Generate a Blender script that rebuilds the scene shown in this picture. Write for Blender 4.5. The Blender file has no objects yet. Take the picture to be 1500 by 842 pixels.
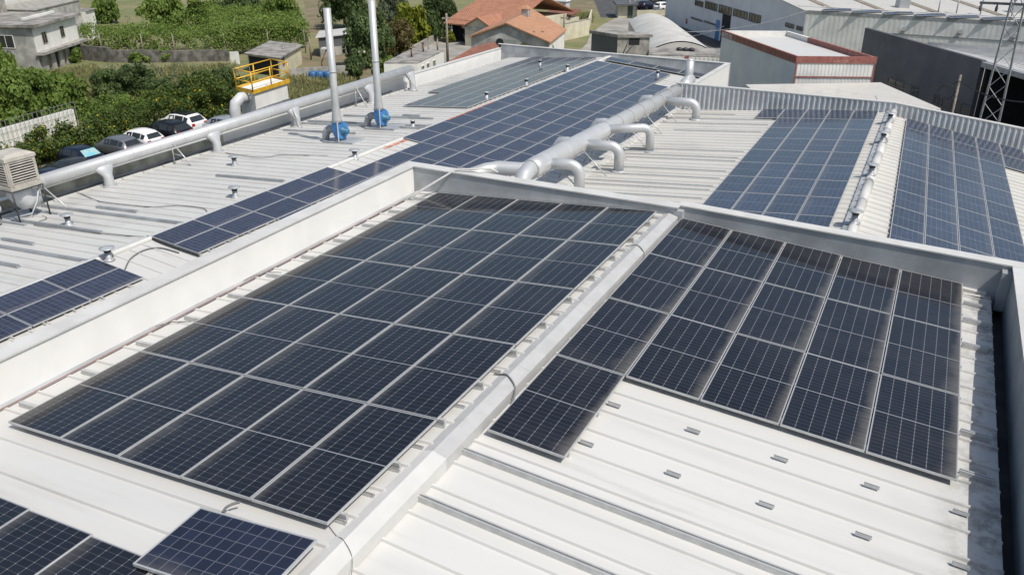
import bpy, math, random
from mathutils import Vector, Matrix
from math import sin, cos, pi, radians as R
random.seed(7)
SC = bpy.context.scene
COL = SC.collection
# ------------------------------------------------------------------ camera
CAM = Vector((4.955, -5.505, 6.24)); YAW, PIT, FPX = -0.473, 0.436, 1215.4
cf = Vector((sin(YAW)*cos(PIT), cos(YAW)*cos(PIT), -sin(PIT)))
cr = Vector((cos(YAW), -sin(YAW), 0)); cu = cr.cross(cf)
cd = bpy.data.cameras.new("camera"); co = bpy.data.objects.new("camera", cd); COL.objects.link(co)
M = Matrix((cr, cu, -cf)).transposed().to_4x4(); M.translation = CAM; co.matrix_world = M
cd.sensor_width = 36; cd.lens = FPX/1500*36; cd.clip_start = .1; cd.clip_end = 2000
SC.camera = co
def ray(x, y): return cr*((x-750)/FPX) - cu*((y-421)/FPX) + cf
def G(x, y, z=-11.0):                       # survey point: where a line of sight meets the level z
    r = ray(x, y); return CAM + r*((z-CAM.z)/r.z)
def on_plane(x, y, n, p0):
    r = ray(x, y); return CAM + r*((p0-CAM).dot(n)/r.dot(n))
def depth(P): return (Vector(P)-CAM).dot(cf)
GZ = -11.0
# ------------------------------------------------------------------ mesh builder
class MB:
    def __init__(s): s.v = []; s.f = []; s.uv = {}; s.sm = set()
    def quad(s, a, b, c, d, uv=None):
        n = len(s.v); s.v += [Vector(a), Vector(b), Vector(c), Vector(d)]; s.f.append((n, n+1, n+2, n+3))
        if uv: s.uv[len(s.f)-1] = uv
    def poly(s, pts):
        n = len(s.v); s.v += [Vector(p) for p in pts]; s.f.append(tuple(range(n, n+len(pts))))
    def hexa(s, p):                          # 8 corners: bottom 4 (ccw from above), top 4
        n = len(s.v); s.v += [Vector(q) for q in p]
        s.f += [tuple(n+i for i in q) for q in ((3,2,1,0),(4,5,6,7),(0,1,5,4),(1,2,6,5),(2,3,7,6),(3,0,4,7))]
    def box(s, o, ex, ey, ez, a0, a1, b0, b1, c0, c1):
        o = Vector(o); ex, ey, ez = Vector(ex), Vector(ey), Vector(ez)
        P = lambda a, b, c: o + ex*a + ey*b + ez*c
        q = [P(a0,b0,c0), P(a1,b0,c0), P(a1,b1,c0), P(a0,b1,c0), P(a0,b0,c1), P(a1,b0,c1), P(a1,b1,c1), P(a0,b1,c1)]
        if ex.cross(ey).dot(ez) < 0: q = [q[i] for i in (1,0,3,2,5,4,7,6)]
        s.hexa(q)
    def aabb(s, x0, x1, y0, y1, z0, z1): s.box((0,0,0), (1,0,0), (0,1,0), (0,0,1), x0, x1, y0, y1, z0, z1)
    def prism(s, pts, z0, z1):               # pts: plan polygon ccw; z0,z1 numbers or lists
        n = len(pts); k = len(s.v)
        zb = z0 if isinstance(z0, (list, tuple)) else [z0]*n; zt = z1 if isinstance(z1, (list, tuple)) else [z1]*n
        s.v += [Vector((p[0], p[1], zb[i])) for i, p in enumerate(pts)] + [Vector((p[0], p[1], zt[i])) for i, p in enumerate(pts)]
        s.f.append(tuple(k+i for i in range(n-1, -1, -1))); s.f.append(tuple(k+n+i for i in range(n)))
        for i in range(n): j = (i+1) % n; s.f.append((k+i, k+j, k+n+j, k+n+i))
    def tube(s, path, r, n=12, caps=True, smooth=True):
        path = [Vector(p) for p in path]; m = len(path); k = len(s.v)
        rr = r if isinstance(r, (list, tuple)) else [r]*m
        up = None
        for i, p in enumerate(path):
            t = (path[min(i+1, m-1)] - path[max(i-1, 0)]).normalized()
            if up is None:
                up = Vector((0,0,1)) if abs(t.z) < .9 else Vector((1,0,0))
            a = t.cross(up).normalized(); up = a.cross(t).normalized()
            for q in range(n):
                an = 2*pi*q/n; s.v.append(p + (a*cos(an) + up*sin(an))*rr[i])
        for i in range(m-1):
            for q in range(n):
                w = (q+1) % n; s.f.append((k+i*n+q, k+i*n+w, k+(i+1)*n+w, k+(i+1)*n+q))
                if smooth: s.sm.add(len(s.f)-1)
        if caps:
            s.f.append(tuple(k+q for q in range(n-1, -1, -1))); s.f.append(tuple(k+(m-1)*n+q for q in range(n)))
    def lathe(s, c, prof, n=16, ax=(0,0,1), smooth=True):   # prof: (r, h) along axis
        ax = Vector(ax).normalized(); a = ax.orthogonal().normalized(); b = ax.cross(a); k = len(s.v); c = Vector(c)
        for r, h in prof:
            for q in range(n): an = 2*pi*q/n; s.v.append(c + ax*h + (a*cos(an)+b*sin(an))*max(r, 1e-4))
        for i in range(len(prof)-1):
            for q in range(n):
                w = (q+1) % n; s.f.append((k+i*n+q, k+i*n+w, k+(i+1)*n+w, k+(i+1)*n+q))
                if smooth: s.sm.add(len(s.f)-1)
        s.f.append(tuple(k+q for q in range(n-1, -1, -1))); s.f.append(tuple(k+(len(prof)-1)*n+q for q in range(n)))
    def mesh(s, name, mat, inv=None, origin=None):
        me = bpy.data.meshes.new(name)
        vs = s.v if inv is None else [inv @ v for v in s.v]
        if origin is not None: vs = [v-origin for v in vs]
        me.from_pydata([tuple(v) for v in vs], [], s.f)
        if s.uv:
            L = me.uv_layers.new(name="UVMap")
            for fi, uv in s.uv.items():
                for li, c in zip(me.polygons[fi].loop_indices, uv): L.data[li].uv = c
        for fi in s.sm: me.polygons[fi].use_smooth = True
        me.materials.append(mat); return me
    def build(s, name, mat, parent=None, base=None):
        if parent is not None:
            me = s.mesh(name, mat, parent.matrix_world.inverted())
            o = bpy.data.objects.new(name, me); COL.objects.link(o); o.parent = parent; o.matrix_world = parent.matrix_world.copy()
            return o
        if base is None:
            lo = [min(v[i] for v in s.v) for i in range(3)]; hi = [max(v[i] for v in s.v) for i in range(3)]
            base = Vector(((lo[0]+hi[0])/2, (lo[1]+hi[1])/2, lo[2]))
        base = Vector(base); o = bpy.data.objects.new(name, s.mesh(name, mat, None, base)); COL.objects.link(o); o.location = base
        o.matrix_world = Matrix.Translation(base); return o
def tag(o, label=None, cat=None, group=None, kind=None):
    if label: o['label'] = label
    if cat: o['category'] = cat
    if group: o['group'] = group
    if kind: o['kind'] = kind
    return o
def thing(name, label, cat, loc=(0,0,0), rz=0, group=None):
    o = bpy.data.objects.new(name, None); COL.objects.link(o)
    o.matrix_world = Matrix.Translation(Vector(loc)) @ Matrix.Rotation(rz, 4, 'Z'); o.empty_display_size = .2
    return tag(o, label, cat, group)
def dup(root, mw, label=None, group=None):
    r = root.copy(); COL.objects.link(r); r.matrix_world = mw
    if label: r['label'] = label
    if group: r['group'] = group
    for ch in list(root.children):
        c = ch.copy(); COL.objects.link(c); c.parent = r
        for g in list(ch.children): d = g.copy(); COL.objects.link(d); d.parent = c
    return r
ORD = "zeroth first second third fourth fifth sixth seventh eighth ninth tenth eleventh twelfth thirteenth fourteenth fifteenth sixteenth seventeenth eighteenth nineteenth twentieth".split() + ["twenty-first", "twenty-second", "twenty-third", "twenty-fourth", "twenty-fifth"]
# ------------------------------------------------------------------ materials
class NT:
    def __init__(s, name):
        s.m = bpy.data.materials.new(name); s.m.use_nodes = True; s.t = s.m.node_tree; s.t.nodes.clear()
        s.out = s.t.nodes.new("ShaderNodeOutputMaterial"); s.b = s.t.nodes.new("ShaderNodeBsdfPrincipled")
        s.t.links.new(s.b.outputs[0], s.out.inputs[0])
    def n(s, t, **k):
        o = s.t.nodes.new(t)
        for a, b in k.items(): setattr(o, a, b)
        return o
    def l(s, a, b): s.t.links.new(a, b)
    def val(s, sock, v):
        if hasattr(v, "is_output") or isinstance(v, bpy.types.NodeSocket): s.l(v, sock)
        else: sock.default_value = v
    def m_(s, op, a, b=0.0, c=None, clamp=False):
        o = s.n("ShaderNodeMath", operation=op, use_clamp=clamp); s.val(o.inputs[0], a); s.val(o.inputs[1], b)
        if c is not None: s.val(o.inputs[2], c)
        return o.outputs[0]
    def ramp(s, v, a, b): # smooth 0..1 between a and b
        o = s.n("ShaderNodeMapRange", interpolation_type='SMOOTHSTEP'); s.val(o.inputs[0], v); o.inputs[1].default_value = a; o.inputs[2].default_value = b
        return o.outputs[0]
    def mix(s, f, a, b):
        o = s.n("ShaderNodeMix", data_type='RGBA'); s.val(o.inputs[0], f)
        for i, c in ((6, a), (7, b)):
            if isinstance(c, bpy.types.NodeSocket): s.l(c, o.inputs[i])
            else: o.inputs[i].default_value = (*c, 1)
        return o.outputs[2]
    def pos(s): return s.n("ShaderNodeNewGeometry").outputs["Position"]
    def noise(s, scale, detail=4, vec=None, stretch=None, rough=.55):
        v = vec or s.pos()
        if stretch:
            mp = s.n("ShaderNodeMapping"); mp.inputs["Scale"].default_value = stretch; s.l(v, mp.inputs[0]); v = mp.outputs[0]
        o = s.n("ShaderNodeTexNoise"); o.inputs["Scale"].default_value = scale; o.inputs["Detail"].default_value = detail; o.inputs["Roughness"].default_value = rough
        s.l(v, o.inputs["Vector"]); return o.outputs["Fac"]
    def set(s, **k):
        for a, v in k.items():
            s.val(s.b.inputs[a.replace("_", " ")], (*v, 1) if isinstance(v, tuple) and len(v) == 3 else v)
    def bump(s, h, strength=.3, dist=.02):
        o = s.n("ShaderNodeBump"); o.inputs["Strength"].default_value = strength; o.inputs["Distance"].default_value = dist
        s.l(h, o.inputs["Height"]); s.l(o.outputs[0], s.b.inputs["Normal"])
def plain(name, c, rough=.5, metal=0., var=.12, scale=3., c2=None, bump=0, stretch=None, spec=None):
    t = NT(name); f = t.noise(scale, 5, stretch=stretch)
    c2 = c2 or tuple(x*(1-var*2.2) for x in c); k = t.ramp(f, .32, .68)
    t.set(Base_Color=t.mix(k, c2, c), Roughness=t.m_('MULTIPLY_ADD', k, -.12, rough+.06), Metallic=metal)
    if spec is not None: t.set(Specular_IOR_Level=spec)
    if bump: t.bump(f, bump, .05)
    return t.m
def roof_mat(name, c, dirt, amt, streak=(0.25, 3.5, 1), patch=.5, edge=None):
    t = NT(name)
    a = t.noise(1.0, 6, stretch=streak, rough=.65); b = t.noise(.35, 5, rough=.6); g = t.noise(16, 3)
    f = t.m_('MULTIPLY', t.ramp(a, .52, .80), amt); f2 = t.m_('MULTIPLY', t.ramp(b, .5, .75), amt*patch)
    sp = t.m_('MULTIPLY', t.ramp(g, .70, .78), amt*.5)
    tot = t.m_('ADD', t.m_('ADD', f, f2), sp, clamp=True)
    if edge:
        sx = t.n("ShaderNodeSeparateXYZ"); t.l(t.pos(), sx.inputs[0]); e = t.ramp(sx.outputs[0], edge[0], edge[1])
        tot = t.m_('ADD', tot, t.m_('MULTIPLY', e, t.m_('MULTIPLY_ADD', t.ramp(t.noise(3.2, 6, rough=.7), .44, .62), .8, .12)), clamp=True)
    col = t.mix(tot, c, dirt)
    col = t.mix(t.m_('MULTIPLY', t.ramp(t.noise(.9, 2, stretch=(.15, 1.9, 1)), .35, .65), .25), col, tuple(x*.8 for x in c))
    t.set(Base_Color=col, Roughness=t.m_('MULTIPLY_ADD', tot, .25, .42), Specular_IOR_Level=.35)
    return t.m
def pv(name, base, line, nu, nv, half, dots, soil, stripes=0., rough=.1, lw=.028):
    t = NT(name); uvn = t.n("ShaderNodeUVMap"); sep = t.n("ShaderNodeSeparateXYZ"); t.l(uvn.outputs[0], sep.inputs[0])
    u, v = sep.outputs[0], sep.outputs[1]
    du = t.m_('PINGPONG', t.m_('MULTIPLY', u, nu), .5); dv = t.m_('PINGPONG', t.m_('MULTIPLY', v, nv), .5)
    asp = (nu/nv)*0.5
    lu = t.m_('LESS_THAN', du, lw); lv = t.m_('LESS_THAN', dv, lw*1.2)
    ln = t.m_('MAXIMUM', t.m_('MULTIPLY', lu, .40 if dots else .5), t.m_('MULTIPLY', lv, .20 if dots else .5))
    if dots:   # little white diamonds where cell corners meet
        dia = t.m_('LESS_THAN', t.m_('ADD', du, t.m_('MULTIPLY', dv, .5)), .05); ln = t.m_('MAXIMUM', ln, dia)
    if stripes:
        st = t.m_('LESS_THAN', t.m_('PINGPONG', t.m_('MULTIPLY', u, nu*3.0), .5), .1); ln = t.m_('MAXIMUM', ln, t.m_('MULTIPLY', st, stripes))
    eu = t.m_('MINIMUM', u, t.m_('SUBTRACT', 1., u)); ev = t.m_('MINIMUM', v, t.m_('SUBTRACT', 1., v))
    ed = t.m_('MAXIMUM', t.m_('LESS_THAN', eu, .008), t.m_('LESS_THAN', ev, .004)); ln = t.m_('MAXIMUM', ln, t.m_('MULTIPLY', ed, .9))
    if half: ln = t.m_('MAXIMUM', ln, t.m_('LESS_THAN', t.m_('ABSOLUTE', t.m_('SUBTRACT', v, .5)), .0042))
    oi = t.n("ShaderNodeObjectInfo"); rnd = oi.outputs["Random"]
    # cell to cell tint
    cb = t.n("ShaderNodeCombineXYZ"); t.l(t.m_('FLOOR', t.m_('MULTIPLY', u, nu)), cb.inputs[0]); t.l(t.m_('FLOOR', t.m_('MULTIPLY', v, nv)), cb.inputs[1]); t.l(rnd, cb.inputs[2])
    wn = t.n("ShaderNodeTexWhiteNoise"); t.l(cb.outputs[0], wn.inputs["Vector"])
    br = t.m_('ADD', t.m_('MULTIPLY_ADD', wn.outputs["Value"], .35, .72), t.m_('MULTIPLY', rnd, .25))
    cm = t.n("ShaderNodeVectorMath", operation='SCALE'); cm.inputs[0].default_value = base; t.l(br, cm.inputs["Scale"])
    col = t.mix(t.m_('MULTIPLY', ln, .55), cm.outputs[0], line)
    # dust that rain washes to the low edge (u = 0) and thin film all over
    nz = t.noise(2.2, 4, stretch=(1, 1, 1)); nz2 = t.noise(14, 3, stretch=(.25, 1, 1))
    lim = t.m_('MULTIPLY_ADD', nz, .38, .02)
    vv = t.m_('PINGPONG', t.m_('MULTIPLY', t.m_('SUBTRACT', v, .0), 1.), 1.)
    if soil > .5: lim = t.m_('MULTIPLY', t.m_('MULTIPLY', lim, t.m_('MULTIPLY_ADD', t.m_('POWER', vv, 2.), .8, .5)), t.m_('MULTIPLY_ADD', rnd, .7, .4))
    else: lim = t.m_('MULTIPLY', lim, t.m_('MULTIPLY_ADD', rnd, .9, .5))
    s1 = t.m_('SUBTRACT', 1., t.m_('DIVIDE', u, lim), clamp=True)
    s1 = t.m_('MULTIPLY', t.m_('POWER', s1, 1.3), t.m_('MULTIPLY_ADD', nz2, .9, .25))
    big = t.ramp(t.noise(.28, 4, rough=.6), .35, .7); film = t.m_('MULTIPLY', t.m_('MULTIPLY_ADD', big, .8, .2), t.m_('MULTIPLY', t.ramp(t.noise(1.1, 5), .3, .8), .10)); film = t.m_('ADD', film, t.m_('MULTIPLY', t.ramp(t.noise(23., 2), .775, .80), 1.1))
    so = t.m_('MULTIPLY', t.m_('ADD', s1, film), soil*(.8 if soil > .5 else 1), clamp=True)
    col = t.mix(so, col, (.31, .29, .255))
    t.set(Base_Color=col, Roughness=t.m_('MULTIPLY_ADD', so, .5, rough), Specular_IOR_Level=.5, IOR=1.45)
    return t.m
def leaf(name, c1, c2, c3=None):
    t = NT(name); g = t.n("ShaderNodeNewGeometry"); r = g.outputs["Random Per Island"]
    k = t.ramp(t.noise(.55, 3), .35, .65)
    col = t.mix(r, c1, c2); col = t.mix(t.m_('MULTIPLY', k, .55), col, tuple(x*.55 for x in c1))
    if c3: col = t.mix(t.m_('GREATER_THAN', r, .955), col, c3)
    t.set(Base_Color=col, Roughness=.6, Specular_IOR_Level=.25)
    tr = t.n("ShaderNodeBsdfTranslucent"); t.l(col, tr.inputs[0]); ms = t.n("ShaderNodeMixShader"); ms.inputs[0].default_value = .38
    t.l(t.b.outputs[0], ms.inputs[1]); t.l(tr.outputs[0], ms.inputs[2]); t.l(ms.outputs[0], t.out.inputs[0])
    return t.m
MT = {}
MT['roof'] = roof_mat("white_roof_paint", (.555,.55,.53), (.34,.32,.29), .35)
MT['roof_e'] = roof_mat('white_roof_paint_mossy_edge', (.555,.55,.53), (.22,.215,.20), .35, edge=(5.7, 6.7))
MT['roof_old'] = roof_mat("weathered_roof_paint", (.53,.525,.505), (.25,.245,.23), .6, patch=.7)
MT['roof_c'] = roof_mat("cream_roof_paint", (.53,.52,.49), (.30,.28,.25), .55)
MT['rib_dark'] = plain("shadowed_rail", (.22,.22,.215), .5, .3)
MT['parapet'] = roof_mat("white_parapet_render", (.72,.715,.695), (.45,.43,.39), .2, streak=(.6,.6,.5))
MT['corr'] = plain('corrugated_sheet', (.52,.54,.565), .5, .1, .10, 1.0)
MT['cap'] = plain("parapet_cap_sheet", (.565,.56,.545), .5, .0, .08, 1.5)
MT['galv'] = plain("galvanised_sheet", (.42,.44,.46), .45, .15, .14, 1.2)
MT['ridge'] = plain('ridge_sheet', (.46,.46,.455), .45, .05, .06, 3.5)
MT['ridge_w'] = plain('painted_ridge_sheet', (.57,.565,.545), .5, .0, .05, 2.0)
MT['stack'] = plain('stack_steel', (.50,.51,.515), .45, .3, .07, 1.6)
MT['duct'] = plain("duct_steel", (.57,.58,.585), .42, .4, .07, 1.6)
MT['alu'] = plain("aluminium", (.55,.555,.55), .45, .4, .06, 8)
MT['steel'] = plain("grey_steel", (.36,.37,.38), .5, .3)
MT['dkgrey'] = plain("dark_plastic", (.035,.035,.038), .5)
MT['black'] = plain("black_rubber", (.015,.015,.016), .6)
MT['cable'] = plain("grey_cable", (.17,.17,.17), .6)
MT['pv_a'] = pv("mono_half_cut_cells", (.0100,.0112,.0165), (.42,.43,.46), 6, 24, True, True, .26)
MT['pv_a2'] = pv('mono_half_cut_cells_dusty', (.0100,.0112,.0165), (.42,.43,.46), 6, 24, True, True, .51)
MT['pv_b'] = pv("blue_poly_cells", (.024,.029,.052), (.33,.35,.42), 6, 10, False, False, .32, .22, .12, .03)
MT['pv_c'] = pv("grey_blue_poly_cells", (.030,.040,.068), (.40,.42,.48), 6, 24, True, False, .18, 0, .14, .02)
MT['pv_d'] = pv("poly_cells", (.014,.018,.036), (.42,.43,.47), 6, 10, False, False, .25, 0, .12, .022)
MT['blue'] = plain("blue_fan_paint", (.05,.22,.52), .4)
MT['yellow'] = plain("yellow_rail_paint", (.72,.42,.03), .45)
MT['red'] = plain("red_trim_paint", (.33,.125,.105), .6, var=.15)
MT['orange_p'] = plain("faded_orange_paint", (.60,.24,.15), .6, var=.25, scale=6)
MT['tile'] = None
MT['plaster'] = plain("white_plaster", (.74,.73,.69), .8, 0, .07, .8)
MT['plaster_g'] = plain("grey_render", (.47,.465,.44), .85, 0, .2, .9)
MT['cream'] = plain("cream_plaster", (.60,.56,.42), .8, 0, .1, .8)
MT['concrete'] = plain("old_concrete", (.38,.365,.33), .85, 0, .2, 1.4)
MT['stone'] = plain('rough_stone', (.19,.18,.16), .95, 0, .28, 1.6, bump=.6)
MT['gutter_c'] = plain("mossy_gutter_wall", (.52,.50,.41), .8, 0, .25, 1.2)
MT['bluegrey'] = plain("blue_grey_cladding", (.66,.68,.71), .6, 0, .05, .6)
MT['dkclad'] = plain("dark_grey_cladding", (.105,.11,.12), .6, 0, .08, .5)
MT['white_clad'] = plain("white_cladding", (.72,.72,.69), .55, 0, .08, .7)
MT['greyroof'] = roof_mat("grey_fibre_roof", (.50,.485,.455), (.3,.29,.27), .6, streak=(1.5,.3,1))
MT['archroof'] = plain("arched_sheet_roof", (.50,.49,.465), .6, 0, .08, .4)
MT['oldroof'] = plain("grey_old_roof", (.33,.315,.29), .85, 0, .25, .8)
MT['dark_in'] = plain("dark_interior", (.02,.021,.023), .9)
MT['glass'] = plain("window_glass", (.03,.035,.04), .08, 0, .1, 2)
MT['wood'] = plain("weathered_wood", (.30,.26,.21), .85, 0, .25, 6)
MT['bark'] = plain("bark", (.12,.09,.065), .9, 0, .25, 6)
MT['asphalt'] = plain("asphalt", (.075,.075,.077), .9, 0, .15, 1.5)
MT['road'] = plain("dusty_road", (.34,.325,.295), .9, 0, .14, .35)
MT['dirt'] = plain("brown_field_soil", (.20,.155,.10), .95, 0, .2, .5, c2=(.13,.12,.06))
MT['lawn'] = plain("green_lawn", (.09,.13,.035), .9, 0, .2, .5)
MT['teal'] = plain("teal_shutter", (.10,.22,.21), .6)
MT['brownroof'] = plain("brown_roof_sheet", (.23,.095,.06), .7, 0, .12, 1)
MT['rust'] = plain("rusty_steel", (.25,.13,.07), .8, 0, .3, 5)
MT['cooler'] = plain("beige_plastic", (.47,.44,.39), .55, 0, .12, 3)
MT['grey_plastic'] = plain("grey_plastic", (.55,.56,.57), .45, 0, .06, 2)
MT['barrel'] = plain("blue_plastic", (.04,.14,.33), .5)
MT['lf_a'] = leaf("orchard_leaves", (0.108,0.172,0.036), (0.215,0.300,0.064))
MT['lf_b'] = leaf("dark_leaves", (0.061,0.100,0.032), (0.129,0.179,0.064))
MT['lf_f'] = leaf('fig_leaves', (0.086,0.136,0.043), (0.186,0.243,0.094))
MT['lf_c'] = leaf("vine_leaves", (0.143,0.222,0.043), (0.257,0.343,0.086))
MT['lf_d'] = leaf("yellow_green_leaves", (0.143,0.186,0.018), (0.272,0.286,0.029))
MT['lf_e'] = leaf("grey_green_leaves", (0.114,0.151,0.086), (0.215,0.250,0.157))
MT['lf_h'] = leaf("hedge_leaves", (0.062,0.105,0.024), (0.135,0.185,0.043), (0.500,0.407,0.024))
MT['lf_r'] = leaf("russet_leaves", (0.100,0.108,0.036), (0.229,0.157,0.072))
MT['grass'] = leaf("dry_grass", (0.221,0.247,0.091), (0.429,0.377,0.195))
def tile_mat(name, c, c2, ang, sc):
    t = NT(name); mp = t.n("ShaderNodeMapping"); mp.inputs["Rotation"].default_value = (0, 0, ang); t.l(t.pos(), mp.inputs[0])
    w = t.n("ShaderNodeTexWave"); w.inputs["Scale"].default_value = sc; w.inputs["Distortion"].default_value = .3; t.l(mp.outputs[0], w.inputs[0])
    k = t.noise(1.3, 4); col = t.mix(t.ramp(k, .3, .7), c2, c); col = t.mix(t.m_('MULTIPLY', t.m_('POWER', w.outputs["Fac"], 3), .35), col, tuple(x*.45 for x in c2))
    t.set(Base_Color=col, Roughness=.8); t.bump(w.outputs["Fac"], .6, .06); return t.m
MT['tile1'] = tile_mat("clay_roof_tiles", (.40,.185,.11), (.31,.14,.085), -.25, 1.1)
MT['tile2'] = tile_mat("pale_clay_roof_tiles", (.47,.25,.145), (.39,.20,.115), .45, 1.6)
CARP = {k: plain("car_paint_"+k, c, .25, m, .03, 1) for k, c, m in (('white', (.75,.75,.74), 0), ('black', (.012,.013,.016), .2), ('grey', (.22,.23,.245), .5), ('navy', (.015,.022,.045), .3), ('silver', (.50,.52,.54), .6), ('dark', (.05,.055,.06), .4))}
MT['lamp'] = plain("tail_lamp_red", (.45,.02,.02), .25); MT['tyre'] = plain("tyre", (.02,.02,.02), .8); MT['sunshade'] = plain("cyan_sunshade", (.06,.45,.62), .5, 0, .4, 5, c2=(.45,.42,.3))
# ------------------------------------------------------------------ world, sun
EL, AZ = R(56), R(108)        # azimuth clockwise from +Y
W = bpy.data.worlds.new("World"); SC.world = W; W.use_nodes = True; wn = W.node_tree
bg = wn.nodes["Background"]; sk = wn.nodes.new("ShaderNodeTexSky"); sk.sky_type = 'NISHITA'; sk.sun_disc = False
sk.sun_elevation = EL; sk.sun_rotation = AZ; sk.air_density = 1.3; sk.dust_density = 2.2; sk.ozone_density = 1.0
wn.links.new(sk.outputs[0], bg.inputs[0]); bg.inputs[1].default_value = .115
sd = bpy.data.lights.new("sun", 'SUN'); so = bpy.data.objects.new("sun", sd); COL.objects.link(so)
sd.energy = 4.2; sd.angle = R(.53); sd.color = (1, .95, .87)
tos = Vector((sin(AZ)*cos(EL), cos(AZ)*cos(EL), sin(EL))); so.rotation_euler = tos.to_track_quat('Z', 'Y').to_euler(); so.location = (30, 0, 60)
SC.view_settings.view_transform = 'Standard'; SC.view_settings.look = 'None'; SC.view_settings.exposure = 0
SC.cycles.max_bounces = 6; SC.cycles.use_denoising = True
X, Y, Z = Vector((1,0,0)), Vector((0,1,0)), Vector((0,0,1))
class Slope:                                 # a roof plane: u down-slope from the ridge, v along the ridge, w off the plane
    def __init__(s, o, yaw, sl, side):
        s.o = Vector(o); s.ux = Vector((cos(yaw), sin(yaw), 0))*side; s.uy = Vector((-sin(yaw), cos(yaw), 0)); s.sl = sl; s.side = side
        s.d = s.ux*cos(sl) - Z*sin(sl); s.n = s.ux*sin(sl) + Z*cos(sl)
    def P(s, u, v, w=0): return s.o + s.d*u + s.uy*v + s.n*w
    def at(s, x, y, w=0):                    # survey a point of the plane
        q = on_plane(x, y, s.n, s.o + s.n*w) - s.o; return q.dot(s.d), q.dot(s.uy)
    def box(s, mb, u0, u1, v0, v1, w0, w1): mb.box(s.o, s.d, s.uy, s.n, u0, u1, v0, v1, w0, w1)
AL = Slope((-.152, -.0105, -.0065), -.003, .0761, -1)
AR = Slope((.4278, .3188, -.1928), .0063, .0743, 1)
BL = Slope((-15.8034, 10.6411, -3.1236), -.0207, .0833, -1); BR = Slope((-15.8034, 10.6411, -3.1236), -.0207, .0833, 1)
CLs = Slope((2.6367, 36.3283, -2.5663), .0116, .0869, -1); CRs = Slope((3.8587, 36.4394, -2.8), .0369, .1907, 1)
def sheet(mb, S, u0, u1, v0, v1, w, ribs=(), rw=.03, rh=.035, thick=.05):
    S.box(mb, u0, u1, v0, v1, w-thick, w)
    for v in ribs:
        a, b = rw, rw*.55
        mb.hexa([S.P(u0, v-a, w-.002) if S.side > 0 else S.P(u1, v-a, w-.002), S.P(u1, v-a, w-.002) if S.side > 0 else S.P(u0, v-a, w-.002),
                 S.P(u1, v+a, w-.002) if S.side > 0 else S.P(u0, v+a, w-.002), S.P(u0, v+a, w-.002) if S.side > 0 else S.P(u1, v+a, w-.002),
                 S.P(u0, v-b, w+rh) if S.side > 0 else S.P(u1, v-b, w+rh), S.P(u1, v-b, w+rh) if S.side > 0 else S.P(u0, v-b, w+rh),
                 S.P(u1, v+b, w+rh) if S.side > 0 else S.P(u0, v+b, w+rh), S.P(u0, v+b, w+rh) if S.side > 0 else S.P(u1, v+b, w+rh)])
def frange(a, b, st):
    r = []
    while a < b: r.append(a); a += st
    return r
# ================================================================== building A (nearest)
A = thing("factory_building", "nearest factory hall with white ribbed gable roof sunk behind parapets", "building", (0, 0, GZ))
m = MB(); sheet(m, AL, -.14, 6.40, -14, 11.7, -.13, frange(-13.99+.02, 11.6, .53)); m.build("roof_slope", MT['roof'], A)
m = MB(); sheet(m, AR, -.26, 6.30, -14.3, 11.54, -.13, frange(-14.1+.34, 11.3, .53)); m.build("roof_slope", MT['roof_e'], A)
m = MB()                                     # raised double joints
for v in (1.84, .79, 8.9, 9.95, 4.95, 6.0, 10.72):
    m = MB(); e0 = -.22 if v < 3 else 5.80; AR.box(m, e0, 6.2, v-.036, v+.036, -.128, -.085)
    for dv in (-.024, .024): AR.box(m, e0+.002, 6.198, v+dv-.011, v+dv+.011, -.0851, -.045)
    m.build("joint_rail", MT['alu'], A)
for v in frange(.5, 11.4, 1.06): m = MB(); AL.box(m, 5.80, 6.25, v-.03, v+.03, -.128, -.05); m.build("joint_rail", MT['alu'], A)
# ridge cap
pr = [(-.035, -.134), (-.03, -.120), (.115, -.078), (.315, -.140), (.32, -.30), (.29, -.32)]
for y0, y1, mt, dz in ((-14, 1.75, 'ridge_w', .004), (1.752, 11.66, 'ridge', 0)):
    m = MB(); k = len(m.v); n = len(pr); ys = [y0] + [y for y in frange(y0 + 2.4, y1 - .5, 2.4) for y in (y, y+.002)] + [y1]
    for q, y in enumerate(ys): m.v += [Vector((x + (.004 if (q//2) % 2 else 0), y, z + dz + (.004 if (q//2) % 2 else 0))) for x, z in pr]
    for j in range(len(ys)-1):
        for i in range(n-1): m.f.append((k+j*n+i, k+j*n+i+1, k+(j+1)*n+i+1, k+(j+1)*n+i))
    m.build("ridge_cap", MT[mt], A)
ZT = .05
m = MB(); m.aabb(-6.98, -6.69, -14, 11.68, -1.2, ZT); m.build("parapet", MT['parapet'], A)
def ramp_wall(mb, x0, x1, y0, y1, zb, za0, za1, axis):   # wall block whose top falls from za0 to za1 along an axis
    z = [za0, za1, za1, za0] if axis == 'x' else [za0, za0, za1, za1]
    mb.hexa([Vector((x0,y0,zb)), Vector((x1,y0,zb)), Vector((x1,y1,zb)), Vector((x0,y1,zb)), Vector((x0,y0,z[0])), Vector((x1,y0,z[1])), Vector((x1,y1,z[2])), Vector((x0,y1,z[3]))])
m = MB(); m.aabb(-6.98, .24, 11.683, 11.96, -1.2, ZT-.002); ramp_wall(m, .242, 7.16, 11.87, 12.12, -1.2, ZT-.002, -.14, 'x'); m.aabb(.20, .40, 11.684, 12.0, -1.2, ZT-.06); m.build("back_parapet", MT['galv'], A)
m = MB(); m.aabb(6.88, 7.16, -14, 5.998, -1.2, .06); ramp_wall(m, 6.88, 7.16, 6.0, 11.866, -1.2, .06, -.14, 'y'); m.build("parapet", MT['galv'], A)
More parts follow.
